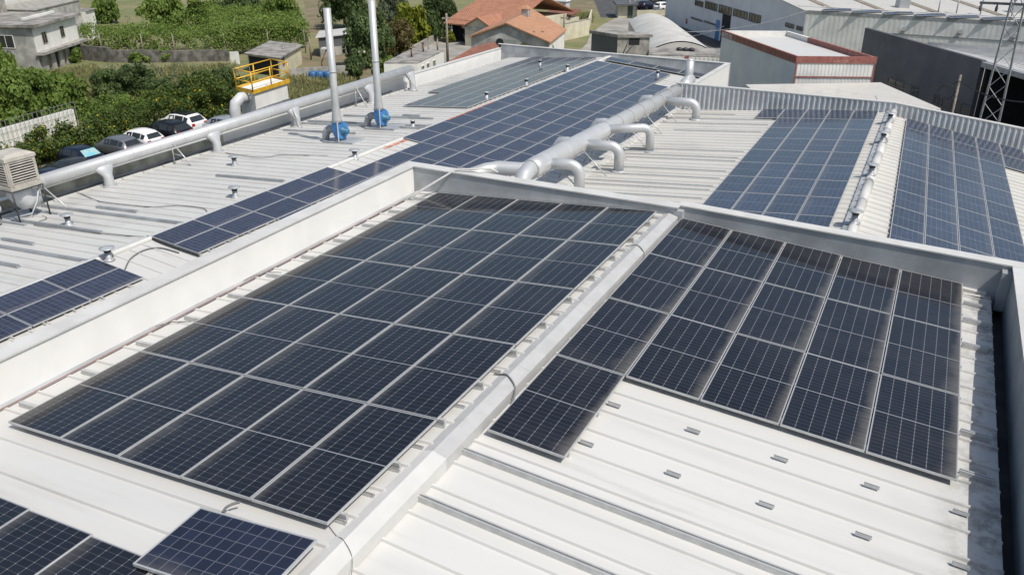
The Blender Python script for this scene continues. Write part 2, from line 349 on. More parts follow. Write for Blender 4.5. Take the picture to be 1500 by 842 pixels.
def ramp_cap(mb, x0, x1, y0, y1, z0, z1, axis, th=.03):
    z = [z0, z1, z1, z0] if axis == 'x' else [z0, z0, z1, z1]; q = [(x0,y0), (x1,y0), (x1,y1), (x0,y1)]
    mb.hexa([Vector((*c, k)) for c, k in zip(q, z)] + [Vector((*c, k+th)) for c, k in zip(q, z)])
m = MB()
m.aabb(-7.01, -6.66, -14, 11.654, ZT+.001, ZT+.03); m.aabb(-7.01, .30, 11.655, 11.99, ZT+.001, ZT+.032); ramp_cap(m, .245, 7.19, 11.845, 12.15, ZT+.001, -.138, 'x')
m.aabb(6.85, 7.19, -14, 5.998, .061, .091); ramp_cap(m, 6.85, 7.19, 6.0, 11.843, .061, -.137, 'y')
m.build("parapet_cap", MT['cap'], A)
m = MB(); m.aabb(-6.687, -6.54, -14, 11.67, -.72, -.618); m.build("gutter_flashing", MT['galv'], A)
m = MB(); m.aabb(6.45, 6.875, -14, 11.86, -1.12, -1.1); m.build("gutter", MT['black'], A)
m = MB(); m.aabb(6.70, 6.876, 11.64, 11.866, -.98, -.2); m.build("corner_flashing", MT['galv'], A)
m = MB(); m.aabb(-6.5, 6.5, 11.60, 11.679, -.75, -.74); AL.box(m, .2, 6.5, 11.50, 11.66, -.125, -.07); AR.box(m, .05, 6.2, 11.40, 11.53, -.125, -.07); m.build("edge_flashing", MT['roof'], A)
m = MB(); m.aabb(-6.97, 7.15, -13.99, 11.95, GZ, -1.2); m.build("wall", MT['plaster'], A)
m = MB(); pts = [Vector((-6.505 + random.uniform(-.008, .008), y, -.578)) for y in frange(-13, 11.5, .5)]; m.tube(pts, .010, 6); m.build("red_pipe", plain("red_brown_cable", (.30,.16,.13), .6), A)
# ================================================================== buildings B and C
B = thing("long_factory_building", "long factory hall with weathered white gable roof behind the nearest hall", "building", (-15.8, 16, GZ))
VN, VF = -24., 37.35
m = MB(); sheet(m, BL, 0, 7.72, VN, VF, -.11, frange(VN, VF, .5), .035, .04); m.build("roof_slope", MT['roof_old'], B)
m = MB(); sheet(m, BR, 0, 7.5, VN, 1.3, -.11, frange(VN+.1, 1.2, .5), .03, .035); sheet(m, BR, 0, 8.25, 1.302, 29.4, -.11, frange(1.4, 29.3, .5), .03, .035); sheet(m, BR, 0, 7.5, 29.402, VF, -.11, frange(29.5, VF, .5), .03, .035); m.build("roof_slope", MT['roof_old'], B)
m = MB(); rr = random.Random(3)
for v in frange(-3.1, 19.5, .5):
    if rr.random() < .25:
        a = rr.uniform(0, 3.5); b = rr.uniform(3, 7.6); a, b = min(a, b-.8), max(b, a+.8)
        if rr.random() < .35: a, b = .15, 7.6
        m = MB(); BL.box(m, a, min(b, 7.65), v-.05, v+.05, -.108, -.06)
        for dv in (-.03, .03): BL.box(m, a+.002, min(b, 7.65)-.002, v+dv-.018, v+dv+.018, -.0601, -.015)
        m.build("joint_rail", MT['galv'], B)
def strip(mb, pts, S1, S2, v0, v1):          # ridge cap over both slopes: list of (side, u, w)
    k = len(mb.v); n = len(pts)
    for v in (v0, v1): mb.v += [(S1 if sd < 0 else S2).P(u, v, w) for sd, u, w in pts]
    for i in range(n-1): mb.f.append((k+i, k+i+1, k+n+i+1, k+n+i))
m = MB()
for i, v in enumerate(frange(VN, VF-.1, 3.0)): strip(m, [(-1, .36, -.10), (-1, .34, -.05), (-1, .0, .0), (1, .0, .0), (1, .06, -.05), (1, .07, -.10)], BL, BR, v, min(v+3.0 + .02, VF))
m.build("ridge_cap", MT['ridge_w'], B)
for px0, px1, S_, u0_, u1_ in [((548, 214), (591, 198), BR, .072, .24), ((546, 206), (640, 174), BL, .362, .48), ((640, 176), (716, 150), BR, .0, .075)]:
    va, vb = S_.at(*px0, -.1)[1], S_.at(*px1, -.1)[1]; m = MB(); S_.box(m, u0_, u1_, va, vb, -.108, -.093 if u0_ > .01 else .006); m.build("orange_flashing", MT['orange_p'], B)
ux, uy = BR.ux, BR.uy; OB = BR.o
def bbox(mb, u0, u1, v0, v1, z0, z1): mb.box(Vector((OB.x, OB.y, 0)), ux, uy, Z, u0, u1, v0, v1, z0, z1)
def BP(u, v, z): return Vector((OB.x, OB.y, 0)) + ux*u + uy*v + Z*z
m = MB(); bbox(m, -8.6, -8.37, VN, 11, -4.6, -3.5); m.build("gutter_wall", MT['gutter_c'], B)
m = MB(); bbox(m, -8.6, -8.37, 11.003, 37.58, -4.6, -3.28); m.build("parapet", MT['parapet'], B)
m = MB(); bbox(m, -8.63, -8.33, VN, 11, -3.499, -3.47); bbox(m, -8.63, -8.33, 11.003, 37.6, -3.279, -3.25); m.build("parapet_cap", MT['roof'], B)
m = MB(); bbox(m, -8.369, -7.6, VN, 37.3, -4.25, -4.2); m.build("gutter", MT['steel'], B)
m = MB(); m.tube([BP(-8.28, v, -3.86) for v in (-20, 5, 11, 24)], .05, 8); m.build("conduit", MT['steel'], B)
m = MB()
for v in frange(-20, 27, 1.0): bbox(m, -7.80, -7.70, v, v+.96, -3.97, -3.83 + .03*random.random())
m.build("eave_flashing", MT['roof'], B)
ZB = -3.02
m = MB(); bbox(m, -8.37, 8.0, VF+.02, VF+.25, -4.6, ZB); m.build("back_parapet", MT['galv'], B)
m = MB(); bbox(m, -8.62, 8.0, VF, VF+.28, ZB+.001, ZB+.03);
m.build("parapet_cap", MT['cap'], B)
m = MB(); bbox(m, 7.72, 8.0, 29.5, VF+.018, -4.6, ZB); m.build("side_parapet", MT['parapet'], B)
m = MB(); bbox(m, 7.70, 8.02, 29.5, VF-.003, ZB+.001, ZB+.031); m.build("parapet_cap", MT['cap'], B)
m = MB(); bbox(m, -8.59, 7.9, VN, VF+.24, GZ, -4.61); m.build("wall", MT['concrete'], B)
# valley gutter between B and C
m = MB(); bbox(m, 8.22, 9.9, 1.33, 27.5, -4.06, -4.02); m.build("valley_gutter", MT['concrete'], B)
C_ = thing("second_factory_building", "factory hall with cream ribbed gable roof and corrugated far parapet, on the right", "building", (3.2, 24, GZ))
m = MB(); sheet(m, CLs, -.62, 9.62, -24.3, .16, -.12, frange(-24.2, .1, .5), .05, .05); m.build("roof_slope", MT['roof_c'], C_)
m = MB()
for v in frange(-24.6, .1, .5):
    e = CRs.P(0, v+.25, 0); sheet(m, CRs, -(e.x-3.32)/.982, 9.0, v, min(v+.5, .16), -.12, [v+.2], .05, .05)
m.build("roof_slope", MT['roof_c'], C_)
m = MB(); rr = random.Random(5)
for v in frange(-22.2, -.3, .5):
    if rr.random() < .3:
        m = MB(); CLs.box(m, (4.4 if v < -2 else 6.3), 9.5 - rr.random()*1.2*(rr.random() < .2), v-.03, v+.03, -.118, -.035); m.build("joint_rail", MT['alu'], C_)
m = MB()
for v in frange(-24.2, .1, 1.0): CLs.box(m, 9.45, 9.66, v, v+.955, -.30, -.045 + .02*random.random())
m.build("eave_flashing", MT['roof'], C_)
# corrugated far parapet
m = MB(); p0 = CLs.P(9.75, .19, -.12); p1 = CLs.P(-.6, .19, -.12); pE = CRs.P(9.3, .19, -.12)
yl = CLs.uy; zl = -2.22
def wallseg(mb, a, b, z0a, z0b, z1a, z1b, th, nrm):
    a = Vector((a.x, a.y, 0)); b = Vector((b.x, b.y, 0)); n = nrm*th
    mb.hexa([a+Z*z0a, b+Z*z0b, b+n+Z*z0b, a+n+Z*z0a, a+Z*z1a, b+Z*z1b, b+n+Z*z1b, a+n+Z*z1a])
wallseg(m, p0, p1, -4.4, -4.4, zl, zl, .2, Y); wallseg(m, p1+X*.002, pE, -5.0, -5.0, zl, -3.42, .2, Y)
L1 = (p1-p0); n1 = int(L1.length/.24)
for i in range(n1):
    a = p0.lerp(p1, i/n1); b = p0.lerp(p1, (i+.5)/n1)
    q = [a, b, a.lerp(b, .75), a.lerp(b, .25)]
    q = [Vector((t.x, t.y, 0)) for t in q]; q[2] -= Y*.05; q[3] -= Y*.05; q = [q[3], q[2], q[1], q[0]]
    m.hexa([t + Z*-4.0 for t in q] + [t + Z*(zl-.02) for t in q])
L2 = (pE-p1); n2 = int(L2.length/.24)
for i in range(n2):
    f0, f1 = i/n2, (i+.5)/n2; a = p1.lerp(pE, f0); b = p1.lerp(pE, f1)
    q = [a, b, a.lerp(b, .75), a.lerp(b, .25)]
    q = [Vector((t.x, t.y, 0)) for t in q]; q[2] -= Y*.05; q[3] -= Y*.05; q = [q[3], q[2], q[1], q[0]]
    zt = zl + (-3.42-zl)*(f0+f1)/2 - .03; m.hexa([t + Z*-4.9 for t in q] + [t + Z*zt for t in q])
m.build("corrugated_parapet", MT['corr'], C_)
m = MB(); wallseg(m, p0-Y*.03, p1-Y*.03, zl+.001, zl+.001, zl+.045, zl+.045, .27, Y); wallseg(m, p1-Y*.03+X*.002, pE-Y*.03, zl+.001, -3.419, zl+.045, -3.375, .27, Y); m.build("parapet_cap", MT['cap'], C_)
q0, q1 = CLs.P(9.6, -24.2, 0), CRs.P(8.9, -24.4, 0)
m = MB(); m.prism([(q0.x, 11.97), (q1.x, 11.97), (pE.x, pE.y), (p0.x, p0.y)], GZ, -4.95); m.prism([(q0.x, 11.97), (3.0, 11.97), (3.0, p0.y-.3), (p0.x+.05, p0.y-.3)], -4.94, -3.9); m.build("wall", MT['plaster_g'], C_)
# ridge ventilator of C
rv = thing("ridge_ventilator", "white half-round ridge ventilator along the cream roof between two panel fields", "roof ventilator", (3.25, 24, -2.7))
def ridgeP(v, dx, z): a = CLs.P(-.62, v, 0); return Vector((a.x+dx, a.y, z))
m = MB(); prof = [(-.16, -.14), (-.16, .03), (-.10, .13), (0, .165), (.10, .13), (.16, .03), (.16, -.16)]
vs = frange(-24.2, .1, 2.05)
for i, v in enumerate(vs):
    k = len(m.v); g = .0 if i % 3 else .35
    for vv in (v+g, v+2.03): m.v += [ridgeP(vv, x, -2.62+z + (.012 if i % 2 else 0)) for x, z in prof]
    n = len(prof)
    for j in range(n-1): m.f.append((k+j, k+j+1, k+n+j+1, k+n+j)); m.sm.add(len(m.f)-1)
    m.f.append(tuple(k+j for j in range(n-1, -1, -1))); m.f.append(tuple(k+n+j for j in range(n)))
m.build("hood", MT['cap'], rv)
m = MB(); CLs.box(m, -.47, -.33, -24.2, .1, -.06, -.03); m.build("side_deflector", MT['galv'], rv)
for v in frange(-24, .1, .62):
    m = MB(); a = CLs.P(-.52, v, -.115); m.tube([a, a+Z*.12, CLs.P(-.40, v, -.04)], .012, 5); m.build("bracket", MT['dkgrey'], rv)
# ================================================================== solar panels
def panel_proto(name, w, l, mat, frame_w=.013, h=.035, nrm=None):
    m = MB(); m.aabb(0, w, 0, frame_w, 0, h); m.aabb(0, w, l-frame_w, l, 0, h); m.aabb(0, frame_w, frame_w, l-frame_w, 0, h); m.aabb(w-frame_w, w, frame_w, l-frame_w, 0, h)
    me = m.mesh(name, MT['alu'])
    g = MB(); z = h-.003; g.quad((frame_w, frame_w, z), (w-frame_w, frame_w, z), (w-frame_w, l-frame_w, z), (frame_w, l-frame_w, z), [(0,0), (1,0), (1,1), (0,1)])
    g.quad((frame_w, frame_w, z-.006), (frame_w, l-frame_w, z-.006), (w-frame_w, l-frame_w, z-.006), (w-frame_w, frame_w, z-.006), [(0,0)]*4)
    gm = g.mesh("cell_sheet", mat); return me, gm, h
PA = panel_proto("solar_panel", 1.134, 2.278, MT['pv_a'], .0095)
PA2 = panel_proto('solar_panel', 1.134, 2.278, MT['pv_a2'], .0095)
PB = panel_proto("solar_panel", .985, 1.645, MT['pv_b'], .014)
PC = panel_proto("solar_panel", 1.022, 1.965, MT['pv_c'], .014)
PC2 = panel_proto("solar_panel", .975, 1.88, MT['pv_c'], .014)
PD = panel_proto("solar_panel", .992, 1.64, MT['pv_d'], .018)
npan = [0]
def put_panel(pr, mw, label, group):
    me, gm, h = pr
    o = bpy.data.objects.new("solar_panel", me); COL.objects.link(o); j = random.uniform
    o.matrix_world = mw @ Matrix.Translation((0, 0, -h)) @ Matrix.Rotation(j(-.003, .003), 4, 'X') @ Matrix.Rotation(j(-.005, .005), 4, 'Y')
    c = bpy.data.objects.new("cell_sheet", gm); COL.objects.link(c); c.parent = o
    tag(o, label, "solar panel", group); npan[0] += 1; return o
def on_slope(S, u_low, v, w=0.):             # local x = up-slope, origin at low edge
    ex = -S.d; ez = S.n; ey = ez.cross(ex)
    Mx = Matrix((ex, ey, ez)).transposed().to_4x4(); Mx.translation = S.P(u_low, v, w); return Mx
def grid_panel(pr, S, pu, pv_, i, j, label, group, w=0, gu=.01):
    L_ = max(v.co.y for v in pr[0].vertices); W_ = max(v.co.x for v in pr[0].vertices)
    # row i from the ridge, j along v (cell j..j+1)
    ulow = i*pu + (pu+W_)/2
    v0 = j*pv_ + (pv_-L_)/2 if S.side < 0 else j*pv_ + (pv_+L_)/2
    return put_panel(pr, on_slope(S, ulow, v0, w), label, group)
for i in range(5):
    for j in range(5):
        grid_panel(PA, AL, 1.154, 2.298, i, j, f"black panel on near roof's sunken left slope, {ORD[i+1]} from ridge cap, {ORD[j+1]} from camera end", "black panels on the near roof's left slope")
for i in range(5):
    for j in range(1 if i == 0 else 2, 5):
        grid_panel(PA2, AR, 1.154, 2.298, i, j, f"dusty black panel on near roof's right slope, {ORD[i+1]} from ridge cap, {ORD[5-j]} from back parapet", "black panels on the near roof's right slope")
for k, x in enumerate((-1.37, -2.53, -3.66, -4.81, -5.95)):    # next field, nearest the camera
    u = (-x-.152)/cos(.0761)
    put_panel(PA, on_slope(AL, u, -1.22-2.278+.02*k), f"black panel cut by the photo's bottom left edge, {ORD[k+1]} from the lone blue-grey panel", "black panels at the camera end")
pr0, pl0 = on_plane(461, 788, AL.n, AL.P(0,0,.06)), on_plane(297, 743, AL.n, AL.P(0,0,.06)); ex = (pr0-pl0).normalized(); ez = AL.n; ey = ez.cross(ex); # lone poly panel, long side down the slope
Mx = Matrix((ey, -ex, ez)).transposed().to_4x4(); Mx.translation = (pr0+pl0)/2 + ex*.82 - ey*.992
put_panel(PD, Mx, "lone blue-grey panel with square cells lying across the slope beside the ridge cap", None)
# field B right slope
def lb(i, j): return f"blue panel, long roof's camera-side slope, {ORD[i+1]} row from ridge, {ORD[j+1]} from near end"
GB = "blue panels on the long roof's camera-side slope"
for j in range(21):
    for i in range(6):
        if i == 0 and 5 <= j <= 7: continue
        if i == 2 and (j < 2 or j in (3,)): continue
        if i >= 3 and j < 7 - (i == 3): continue
        if i == 5 and j >= 19: continue
        grid_panel(PB, BR, 1.0, 1.67, i, j, lb(i, j), GB)
ue, ve = BR.at(147.8, 381.9)
for j in range(4):
    for i in range(2):
        S = BR; put_panel(PB, on_slope(S, i*1.0+.9925+.02, ve-1.67*j), f"blue panel in small group left of bare strip, {['upper','lower'][i]} row, {ORD[j+1]} from strip", GB)
PE = panel_proto("solar_panel", 1.645, .985, MT['pv_d'], .014)
for k in range(4):
    put_panel(PE, on_slope(BR, .3+1.67*k+1.645, 36.55, .06), f"blue panel past the dark line before the far parapet, camera-side slope, {ORD[k+1]} from ridge", "panels along the far parapet")
for i in range(5):
    for j in range(10):
        if i == 4 and j < 2: continue
        put_panel(PB, on_slope(BL, .62+i*1.0+.9925, 19.95+.45*(i > 3)+j*1.67), f"shiny panel on long roof's far-side slope, {ORD[i+1]} row below ridge, {ORD[j+1]} from its near end", "panels on the long roof's far-side slope")
# building C
for i in range(4):
    for j in range(9):
        grid_panel(PC, CLs, 1.05, 1.99, i, -j-1, f"grey-blue panel left of ridge ventilator, {ORD[4-i]} column from the left, {ORD[j+1]} from corrugated wall", "grey-blue panels left of the ridge ventilator")
grid_panel(PC, CLs, 1.05, 1.99, 4, -1, "grey-blue panel jutting out left beside the corrugated wall, alone in its column", "grey-blue panels left of the ridge ventilator")
for i in range(5):
    for j in range(10 if i < 4 else 2):
        grid_panel(PC2, CRs, 1.0, 1.9, i, -j-1, f"grey-blue panel right of ridge ventilator, {ORD[i+1]} column from the ventilator, {ORD[j+1]} from corrugated wall", "grey-blue panels right of the ridge ventilator")
# mounting rails under the panel fields (seen at their edges)
def rails(S, u0, u1, v0, v1, step, label, roofw):
    t = thing("mounting_rails", label, "mounting rail", S.P((u0+u1)/2, (v0+v1)/2, roofw))
    for v in frange(v0, v1, step):
        m = MB(); S.box(m, u0, u1, v-.02, v+.02, roofw+.001, -.037); m.build("rail", MT['alu'], t)
    return t
rails(AL, -.06, 5.80, .26, 11.4, 1.06, "aluminium rails carrying the black panel field left of the ridge cap", -.13)
rails(AR, -.02, 1.14, 2.5, 4.5, 1.06, "aluminium rails under the single column of panels nearest the ridge cap", -.13)
rails(AR, 1.16, 5.79, 4.8, 11.3, 1.06, "aluminium rails under the dusty panel field right of the ridge cap", -.13)
rails(BR, 0.0, 2.10, ve-6.4, ve, .84, "rails under the small two-row panel group near the left edge", -.11)
rails(BR, 0.0, 2.10, .4, 8.2, .84, "rails under the two-row end of the blue panel field", -.11)
# small brackets
bm = MB(); bm.box((0,0,0), X, Y, Z, 0, .19, -.022, .022, 0, .006); bm.box((0,0,0), X, Y, Z, 0, .19, -.020, -.014, .006, .034); bm.box((0,0,0), X, Y, Z, 0, .19, .014, .020, .006, .034); bm.box((0,0,0), X, Y, Z, .0, .02, -.008, .008, .006, .05)
bme = bm.mesh("mounting_bracket", MT['alu'])
def bracket(S, u, v, w, label, group):
    o = bpy.data.objects.new("mounting_bracket", bme); COL.objects.link(o)
    Mx = Matrix((S.d, S.n.cross(S.d), S.n)).transposed().to_4x4(); Mx.translation = S.P(u, v, w); o.matrix_world = Mx; tag(o, label, "bracket", group)
k = 0
for v in frange(.2, 11.4, .53):
    k += 1; bracket(AL, -.085 + .0, v, -.128, f"small aluminium bracket on left edge of ridge cap, {ORD[min(k,25)]} from the camera end", "brackets along the ridge cap")
bl_ = [(900,593.5,"first rib below the black panels, by the narrow column"),(860,650,"second rib below the black panels, by the narrow column"),(1016,631.5,"upper rib of the bare white slope, first from the ridge"),(1144,672.6,"upper rib of the bare white slope, second from the ridge"),(1277,713,"upper rib of the bare white slope, third from the ridge"),(1408,752,"upper rib of the bare white slope, beside the shadow edge"),(987,695,"lower rib of the bare white slope, first from the ridge"),(1123,740,"lower rib of the bare white slope, second from the ridge"),(1265,785.5,"lower rib of the bare white slope, third from the ridge"),(1408,829.5,"lower rib of the bare white slope, beside the shadow edge")]
for x, y, d in bl_:
    u, v = AR.at(x, y, -.10); bracket(AR, u-.1, v, -.10, "aluminium bracket on "+d, "brackets on the bare white slope")
# ================================================================== ducts, fans, vents on the roofs
def arc(p, d0, d1, r, n=6):                  # bend: from direction d0 to d1 around corner p
    d0, d1 = Vector(d0).normalized(), Vector(d1).normalized(); r_ = []
    a = p - d0*r; c = a + d1*r
    for i in range(n+1):
        t = i/n*pi/2; r_.append(a + d0*(r*sin(t)) + d1*(r*(1-cos(t))))
    return r_
def rings(mb, a, b, r, step, w=.03, par=None):
    a, b = Vector(a), Vector(b); L = (b-a).length; d = (b-a).normalized(); k = step*.5
    while k < L:
        if par: mb = MB()
        mb.lathe(a+d*(k-w/2), [(r+.006, 0), (r+.006, w)], 20, d, False); k += step
        if par: mb.build('joint_band', MT['ridge'], par)
# left duct along the eave
def LD(v, z=None): return BP(-7.72, v, -3.03 + .0105*v if z is None else z)
ld = thing("ventilation_duct", "long slim steel duct on struts along the far eave parapet", "duct", BP(-7.72, 12, -3.86))
m = MB(); m.tube([LD(1.0), LD(25.2)], .25, 20); m.build("main_pipe", MT['duct'], ld)
rings(None, LD(1.0), LD(25.2), .25, 1.3, .03, ld)
feet = [(170, 277), (318, 222), (437, 186), (543, 150), (604, 131)]
for x, y in feet:
    u, v = BL.at(x, y, -.11); v2 = v
    q_ = on_plane(x, y, ux, OB - ux*7.45) - OB; v = (v + q_.dot(uy))/2; u = 7.45; base = BL.P(u, v, -.13); m = MB(); top = LD(v); N = 20; k = len(m.v)
    for f, ra, rb in ((0, .19, .19), (.45, .19, .19), (.55, .20, .22), (.68, .22, .32), (.82, .25, .44), (.95, .235, .52), (1.02, .16, .56)):
        g = max(0, (f-.4)/.6); cc = Vector((base.x+(top.x-base.x)*min(g, 1), base.y+(top.y-base.y)*min(g, 1), base.z+(top.z-base.z)*f))
        for q in range(N): m.v.append(cc + ux*ra*cos(2*pi*q/N) + uy*rb*sin(2*pi*q/N))
    for i in range(6):
        for q in range(N): w_ = (q+1) % N; m.f.append((k+i*N+q, k+i*N+w_, k+(i+1)*N+w_, k+(i+1)*N+q)); m.sm.add(len(m.f)-1)
    m.build("branch_pipe", MT['duct'], ld)
    m = MB(); m.lathe(base+Z*.02, [(.27, 0), (.27, .02), (.2, .05)], 16); m.build("flange", MT['galv'], ld)
for (x, y) in [(102, 307), (281, 243), (443, 187), (538, 157), (612, 134)]:
    u, v = BL.at(x, y, -.11); m = MB(); b = BL.P(u, v, -.11); t = LD(v); m.tube([b, Vector((t.x+.22, t.y, t.z+.02))], .028, 6)
    c = BL.P(7.6, v, -.11); m.tube([c, Vector((c.x, c.y, t.z))], .022, 6); m.tube([c+Z*.45, b.lerp(t, .45)], .016, 6); m.build("strut", MT['alu'], ld)
# big duct over the valley
UBD, RB = 8.25, .345
def BD(v): return BP(UBD, v, -2.22 - .0150*v)
bd = thing("ventilation_duct", "thick steel duct with side branches standing over the valley between two roofs", "duct", BP(UBD, 20, -4.1))
m = MB(); m.tube([BD(9.5), BD(9.9), BD(15.6), BD(16.2), BD(27.0)], [.36, RB+.03, RB+.03, RB, RB-.03], 24); m.build("main_pipe", MT['duct'], bd)
rings(None, BD(10.2), BD(26.8), RB+.02, 1.35, .025, bd)
for (fx, fy, rr_) in [(848, 284, .20), (906, 251, .20), (951, 222, .18), (1019, 175, .20)]:
    u, v = CLs.at(fx, fy, -.12); b = CLs.P(u, v, -.13); zz = BD((b-OB).dot(uy)).z + (.10 if rr_ < .19 else .0)
    s = BD((b-OB).dot(uy) - (.35 if fx != 951 else 1.2)); s.z = zz; cr_ = Vector((b.x, b.y, zz)); d = (cr_-s); d.z = 0
    m = MB(); m.tube([s] + arc(cr_, d, -Z, .38, 7) + [b], rr_, 18); m.build("branch_pipe", MT['duct'], bd)
    m = MB(); m.lathe(b+Z*.02, [(rr_+.1, 0), (rr_+.1, .02), (rr_+.02, .05)], 16); rings(m, cr_-Z*.45, b+Z*.1, rr_, 1.0) ; m.build("flange", MT['galv'], bd)
# branches heading back towards the camera and down to the left roof
p = BD(9.7); m = MB()
m.tube([p, p-uy*.25-ux*.35-Z*.02, p-ux*1.15-uy*.35-Z*.05, p-ux*1.55-uy*.65-Z*.12, p-ux*2.3-uy*2.1-Z*.35, p-ux*2.5-uy*2.5-Z*1.2], [.25, .25, .25, .27, .28, .28], 18); m.build("branch_pipe", MT['duct'], bd)
m = MB(); m.tube([p+uy*.2, p-uy*.35+Z*.02, p-uy*.75-Z*.1+ux*.02, p-uy*1.15-Z*.42+ux*.1, p-uy*1.7-Z*.55+ux*.12, p-uy*2.6-Z*.7], [.30, .30, .29, .27, .26, .26], 18); m.build("branch_pipe", MT['duct'], bd)
for v in (13.6, 17.4, 23.2):                  # stubs on the far side
    q = BD(v); m = MB(); m.tube([q, q-ux*.45+Z*.05, q-ux*.75+Z*.02, q-ux*.95-Z*.25, q-ux*.98-Z*.75], .19, 14); m.build("branch_pipe", MT['duct'], bd)
q = BD(26.9); m = MB(); m.tube([q, q+uy*.5+Z*.1, q+uy*1.0+Z*.35 + ux*.1], [RB-.05, .33, .3], 16); m.build("branch_pipe", MT['duct'], bd)
m = MB(); m.tube([q+uy*.9+Z*.1, q+uy*.95+Z*.6, q+uy*1.0+Z*1.25], [.25, .23, .21], 16); m.lathe(q+uy*1.0+Z*1.25, [(.21, 0), (.12, .09), (.02, .12)], 16); m.build("outlet_pipe", MT['duct'], bd)
for v in frange(11.0, 26.8, 2.4):
    m = MB(); q = BD(v)
    m.tube([q+ux*.12, BP(UBD-.75, v+.1, -3.9)], .022, 6); m.tube([q+ux*.2, BP(UBD-.6, v+.5, -3.92)], .022, 6)
    m.tube([q+ux*.3-Z*.15, CLs.P(8.7, (q-CLs.o).dot(CLs.uy)-.2, -.1)], .024, 6); m.build("support_leg", MT['alu'], bd)
# roof vents: pipe, dark throat, disc cap
def vent_proto(r, h, cap):
    m = MB(); m.lathe((0,0,0), [(r*1.9, 0), (r*1.5, .03), (r, .07), (r*.95, h*.62)], 14); a = m.mesh("pipe", MT['galv'])
    m = MB(); m.lathe((0,0,h*.62), [(r*1.15, 0), (r*1.15, h*.2), (r*.7, h*.24)], 14); b = m.mesh("throat", MT['dkgrey'])
    m = MB(); m.lathe((0,0,h*.88), [(cap, 0), (cap, .015), (cap*.5, .035), (.01, .05)], 20); c = m.mesh("cap", MT['galv']); return a, b, c
VP = vent_proto(.09, .42, .215); VS = vent_proto(.09, .40, .13)
def vent(P, proto, label, group):
    t = thing("roof_vent", label, "roof vent", P, 0, group)
    for me in proto:
        o = bpy.data.objects.new(me.name.split(".")[0], me); COL.objects.link(o); o.parent = t
for x, y, S, pr_, lab in [(101, 330, BL, VP, "disc-capped roof vent below the slim duct's first strut, leftmost on the weathered roof"), (160, 381, BR, VP, "disc-capped roof vent at the ridge above the small two-row panel group"), (345, 289, BL, VP, "disc-capped roof vent on the weathered slope just over the ridge from the blue panels"), (344, 242, BL, VP, "disc-capped roof vent on the weathered slope in line behind another, nearer the slim duct"), (520, 233, BR, VP, "disc-capped roof vent in the bare notch of the blue panel field"), (605, 188, BL, VS, "short open roof vent right of the two blue fans")]:
    u, v = S.at(x, y, -.11); vent(S.P(u, v, -.11), pr_, lab, "vents on the weathered roof")
for x, y, lab in [(713, 147, "small black-topped vent on far ridge where the orange strip ends"), (771, 127, "small black-topped vent on far ridge, middle of three in a row"), (831, 105.5, "small black-topped vent on far ridge, farthest of three in a row")]:
    u, v = BL.at(x, y, -.11); vent(BL.P(max(u, .1), v, -.05), VS, lab, "vents on the far ridge")
u, v = BL.at(791, 98, -.1); vent(BL.P(u, v, -.05), VS, "small black-topped vent standing among shiny panels on the far-side slope", None)
u, v = BR.at(963, 114, -.1); vent(BR.P(u, v, -.05), VS, "small black-topped vent among blue panels near the far parapet", None)
for x, y, lab in [(1262, 327, "disc-capped vent on the white ridge ventilator, nearest the camera"), (1283.5, 256, "disc-capped vent on the white ridge ventilator, second from the camera"), (1297, 207, "disc-capped vent on the white ridge ventilator, third from the camera"), (1306, 178, "disc-capped vent on the white ridge ventilator, beside the corrugated wall")]:
    P = on_plane(x, y, X, Vector((3.15, 0, 0))); P.z = -2.45; P2 = G(x, y, -2.45); vent(ridgeP(P2.y-36.33, 0, -2.475), VP, lab, "vents on the ridge ventilator")
